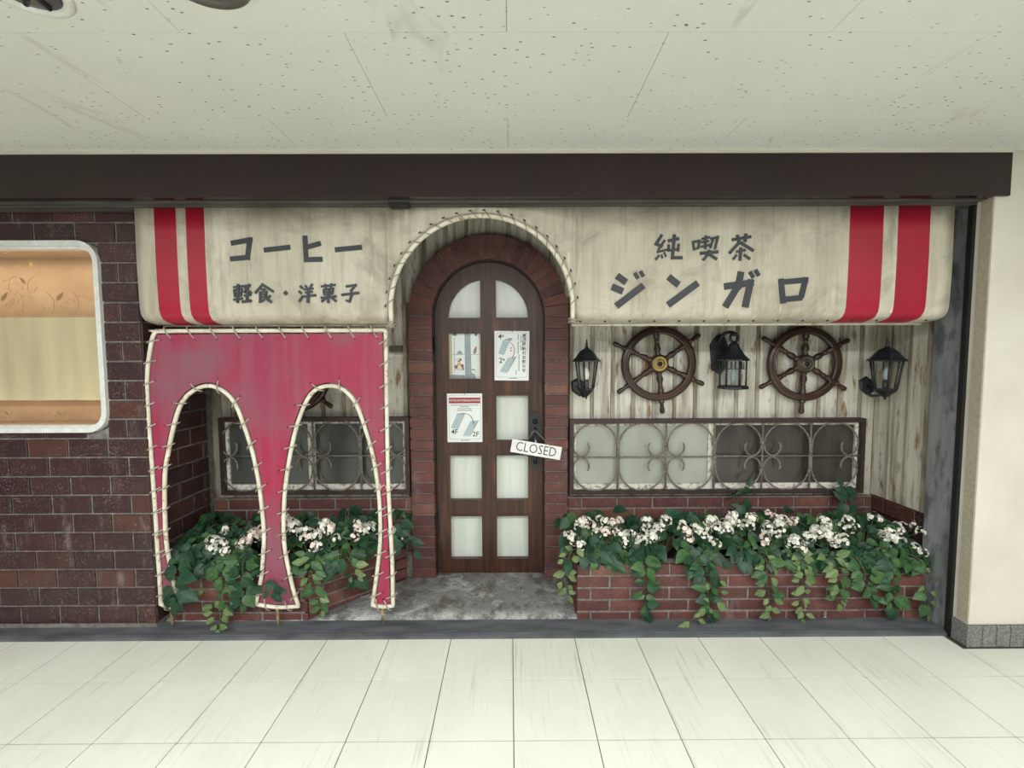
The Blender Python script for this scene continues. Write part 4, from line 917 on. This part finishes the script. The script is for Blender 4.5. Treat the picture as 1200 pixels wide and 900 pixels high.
def bush(x, label, grp, nl=24, fl=5, w=.13, h=.19, y=.27, pink=.2, fz=0.0, lim=(-9, 9), pal=('leaf_dark', 'leaf_dark', 'leaf_dark', 'leaf_dark', 'leaf_mid')):
    z0 = .30; g = tag(empty('flowering_plant', (x, y, z0)), label, 'plant', grp); base = Vector((x, y, z0)); stems = MB(); nl = int(nl*2.7)
    for k in range(nl):
        # leaf bases fill a mound: back row high, front row spilling over the brick edge
        fx = R.uniform(-1, 1); dep = R.random()
        p = base+Vector((fx*w*1.15, .14-dep*.31, h*(.92-.95*dep**1.6)*(1-.25*abs(fx))*R.uniform(.65, 1.08)+.03)); p.x = max(lim[0], min(lim[1], p.x))
        th = R.uniform(0, 2*pi); out = Vector((fx*.6+math.cos(th)*.75, -.45*dep-.2+.3*math.sin(th), 0))
        dr = out+Vector((0, 0, R.uniform(-.75, .25)-.45*dep)); nr = Vector((R.uniform(-.5, .5), -.55-.4*dep, .9-.3*dep))
        put_leaf(g, p, dr, nr, R.choice(pal), R.uniform(.6, 1.0))
        if k % 3 == 0: stems.tube(catmull([(0, 0, -.03), tuple((p-base)*.5+Vector((0, 0, .05))), tuple(p-base)], 3), [.0025]*6+[.0012], 5)
    nc = int(fl*2.8)+1; k = 0
    while k < nc:
        # sprays of two or three clusters on one stalk
        fx = R.uniform(-w, w)*1.05; q = Vector((fx, R.uniform(-.15, .05), h*R.uniform(.55, 1.12)+fz-.12*abs(fx))); pk = R.random() < pink*.7
        stems.tube(catmull([(0, 0, -.02), (q.x*.6, q.y*.4, q.z*.6), tuple(q)], 3), .0018, 5)
        for e in range(R.choice((1, 2, 2, 3))):
            p = q+Vector((R.uniform(-.045, .045), R.uniform(-.02, .02), -.028*e+R.uniform(-.01, .02))) if e else q
            ob('flower_cluster', R.choice(CLP if pk else CLW), g, M=Matrix.Translation(p) @ Euler((R.uniform(.4, 1.1), R.uniform(-.4, .4), R.uniform(0, 6))).to_matrix().to_4x4() @ Matrix.Scale(R.uniform(.85, 1.2), 4)); k += 1
    stems.build('stems', M['stem'], g); return g
def vine(pts, label, grp, kind, n, sc=1.0, spread=1.0, name='trailing_vine'):
    n = int(n*1.6); P = catmull([Vector(q)+Vector((R.uniform(-.012, .012), 0, 0)) for q in pts], 6); g = tag(empty(name, P[0]), label, 'vine', grp); stems = MB()
    stems.tube([tuple(Vector(q)-P[0]) for q in P], [.0026]*(len(P)-1)+[.001], 5)
    for k in range(n):
        t = (k+R.uniform(.2, .9))/n*(len(P)-1); i = min(len(P)-2, int(t)); p = P[i].lerp(P[i+1], t-i); tg = (P[i+1]-P[i]).normalized(); s = -1 if k % 2 else 1
        u = (k+.5)/n; off = Vector((s*R.uniform(.002, .045)*(1.1-u*.85), -R.uniform(.004, .022), R.uniform(-.012, .02)))
        a = R.uniform(-.5, 1.1); d = Vector((s*math.cos(a), R.uniform(-.35, .05), -math.sin(a)))*.9+tg*.35
        if k == n-1: d = tg+Vector((0, -.1, 0)); off = Vector((0, -.006, 0)); p = P[-1]
        nr = Vector((R.uniform(-.55, .55), -1, R.uniform(.05, .9)))
        stems.tube([tuple(p-P[0]), tuple(p+off-P[0])], .0012, 4)
        put_leaf(g, p+off, d, nr, kind if isinstance(kind, str) else R.choice(kind), sc*R.uniform(.65, 1.1)*(1.1-.25*u))
    stems.build('stem', M['stem'], g); return g
def X(px, Y): return at(px, 650, Y).x
GR, GL = 'white-flowering plants in the long planter', 'white-flowering plants behind the arched panel'
for px, lab, kw in (
  (688, 'white-flowering plant at the left end of the long planter', dict(fl=5, nl=30, w=.15, pink=.3, lim=(.30, 9))),
  (726, 'white-flowering plant with blush blooms under the first window bars', dict(fl=5, nl=28, w=.13, pink=.4)),
  (776, 'leafy white-flowering plant under the pale window pane', dict(fl=5, nl=30, w=.15, pink=.1)),
  (826, 'white-flowering plant under the middle post of the wide window', dict(fl=5, nl=28, w=.14, pink=.1)),
  (878, 'white-flowering plant below the hanging square lantern', dict(fl=6, nl=28, w=.14, pink=.4, fz=.02)),
  (924, 'dense white-flowering plant below the bronze-hubbed wheel', dict(fl=6, nl=28, w=.14, pink=.3, fz=.01)),
  (970, 'leafy white-flowering plant under the right end of the wide window', dict(fl=4, nl=30, w=.14, pink=.6)),
  (1012, 'white-flowering plant with the largest blooms near the right corner', dict(fl=6, nl=30, w=.13, pink=.15, lim=(-9, 2.13))),
  (1046, 'dark-leaved white-flowering plant against the concrete jamb', dict(fl=3, nl=26, w=.09, pink=0, lim=(-9, 2.12), h=.16))):
    bush(X(px, .27), lab, GR, **kw)
for px, lab, kw in (
  (232, 'leafy plant with few blooms seen through the left arch', dict(fl=1, nl=34, w=.15, h=.2, lim=(-1.74, 9))),
  (283, 'blush-flowering plant beside the middle leg of the arched panel', dict(fl=6, nl=30, w=.12, pink=.6, h=.18)),
  (352, 'white-flowering plant at the left side of the second arch', dict(fl=5, nl=28, w=.12, pink=.3, h=.2)),
  (404, 'blush and white flowering plant filling the second arch', dict(fl=6, nl=26, w=.11, pink=.5, h=.2)),
  (446, 'small white-flowering plant behind the right leg of the panel', dict(fl=2, nl=16, w=.08, pink=0, y=.36))):
    bush(X(px, .27), lab, GL, **kw)
GV = 'vines trailing over the long planter'; GW = 'vines trailing from the short planter'
def hang(px, z1, sway=0, y0=.105, yb=.09): 
    x = X(px, .1); return [(x, .2, .34), (x+sway*.2, y0+.01, .345), (x+sway*.4, yb-.005, .28), (x+sway*.75, yb, (z1+.28)/2), (x+sway, yb-.005, z1)]
DK, MD, PL, SM = 'leaf_dark', 'leaf_mid', 'leaf_pale', 'slim_mid'
xl = .30
for pts, lab, kind, n, sc in (
  ([(.38, .2, .35), (.31, .16, .37), (.29, .13, .28), (.285, .13, .2), (.29, .12, .15)], 'pale trailing vine hanging off the left end of the long planter', PL, 9, 1.0),
  (hang(752, .085, .02), 'green trailing vine hanging third of the way along the long planter', (MD, DK, SM), 17, .85),
  (hang(815, .07, .08), 'broad-leaved dark vine spilling over the middle of the long planter', (DK, DK, MD), 17, .95),
  ([(X(835, .1), .1, .25), (X(838, .08), .085, .16), (X(825, .07), .075, .08), (X(806, .05), .055, .032)], 'thin pale runner reaching the sill below the long planter', PL, 7, 1.0),
  (hang(898, .06, .01), 'olive vine hanging below the hanging square lantern', (PL, PL, SM), 16, 1.05),
  (hang(938, .04, .0), 'longest olive vine left of the corner cluster, below the bronze-hubbed wheel', (PL, PL, PL), 17, 1.05),
  (hang(975, .12, .03), 'bright green vine hanging under the right end of the wide window', (SM, PL), 15, 1.1),
  (hang(1005, .16, .05), 'light green vine hanging below the largest blooms', (SM, MD), 13, 1.0),
  (hang(1036, .10, .04), 'leafy green vine drooping toward the right corner', (MD, SM, DK), 16, 1.0),
  ([(2.06, .2, .35), (2.10, .10, .34), (2.12, .085, .24), (2.12, .08, .14), (2.13, .08, .06)], 'sparse vine hanging beside the concrete jamb', (PL, MD), 9, .9),
  ([(X(868, .4), .4, .33), (X(868, .42), .42, .45), (X(864, .45), .45, .54), (X(874, .46), .46, .63)], 'upright dark sprig rising against the window above the planter centre', DK, 7, .85),
  ([(X(985, .4), .4, .33), (X(985, .42), .42, .46), (X(990, .45), .45, .55), (X(984, .46), .46, .62)], 'upright dark sprig rising against the right end of the window', DK, 9, .95)):
    vine(pts, lab, GV, kind, n, sc)
for pts, lab, kind, n, sc in (
  ([(X(225, .15), .2, .38), (X(214, .09), .105, .37), (X(207, .05), .055, .28), (X(206, .04), .045, .2), (X(203, .04), .045, .14)], 'big dark leaves draped over the left leg of the panel', DK, 13, 1.05),
  (hang(262, .11, .03), 'bright green vine hanging in front of the short planter', (MD, SM, SM), 18, 1.0),
  (hang(285, .14, .02), 'dark broad-leaved vine hanging left of the panel middle leg', (DK, MD), 12, 1.0),
  ([(X(250, .1), .1, .22), (X(252, .09), .09, .13), (X(252, .07), .075, .07), (X(250, .03), .04, .03)], 'thin runner trailing down onto the dark sill', PL, 9, 1.05),
  ([(X(300, .12), .15, .28), (X(307, .08), .075, .24), (X(315, .05), .05, .23), (X(322, .04), .045, .2)], 'dark sprig lying across the middle leg of the panel', DK, 5, .85),
  (hang(362, .10, .06), 'fine pale green vine hanging in the second arch', (PL, SM), 17, 1.0),
  ([(X(400, .1), .16, .35), (X(408, .1), .12, .34), (X(415, .14), .15, .25), (X(418, .18), .17, .2)], 'light green vine hanging at the right of the second arch', (PL, SM, DK), 11, 1.0),
  ([(X(455, .35), .4, .34), (X(468, .35), .36, .37), (X(478, .33), .33, .36), (X(486, .32), .31, .31)], 'single leafy sprig reaching out toward the door arch', DK, 5, .9)):
    vine(pts, lab, GW, kind, n, sc)
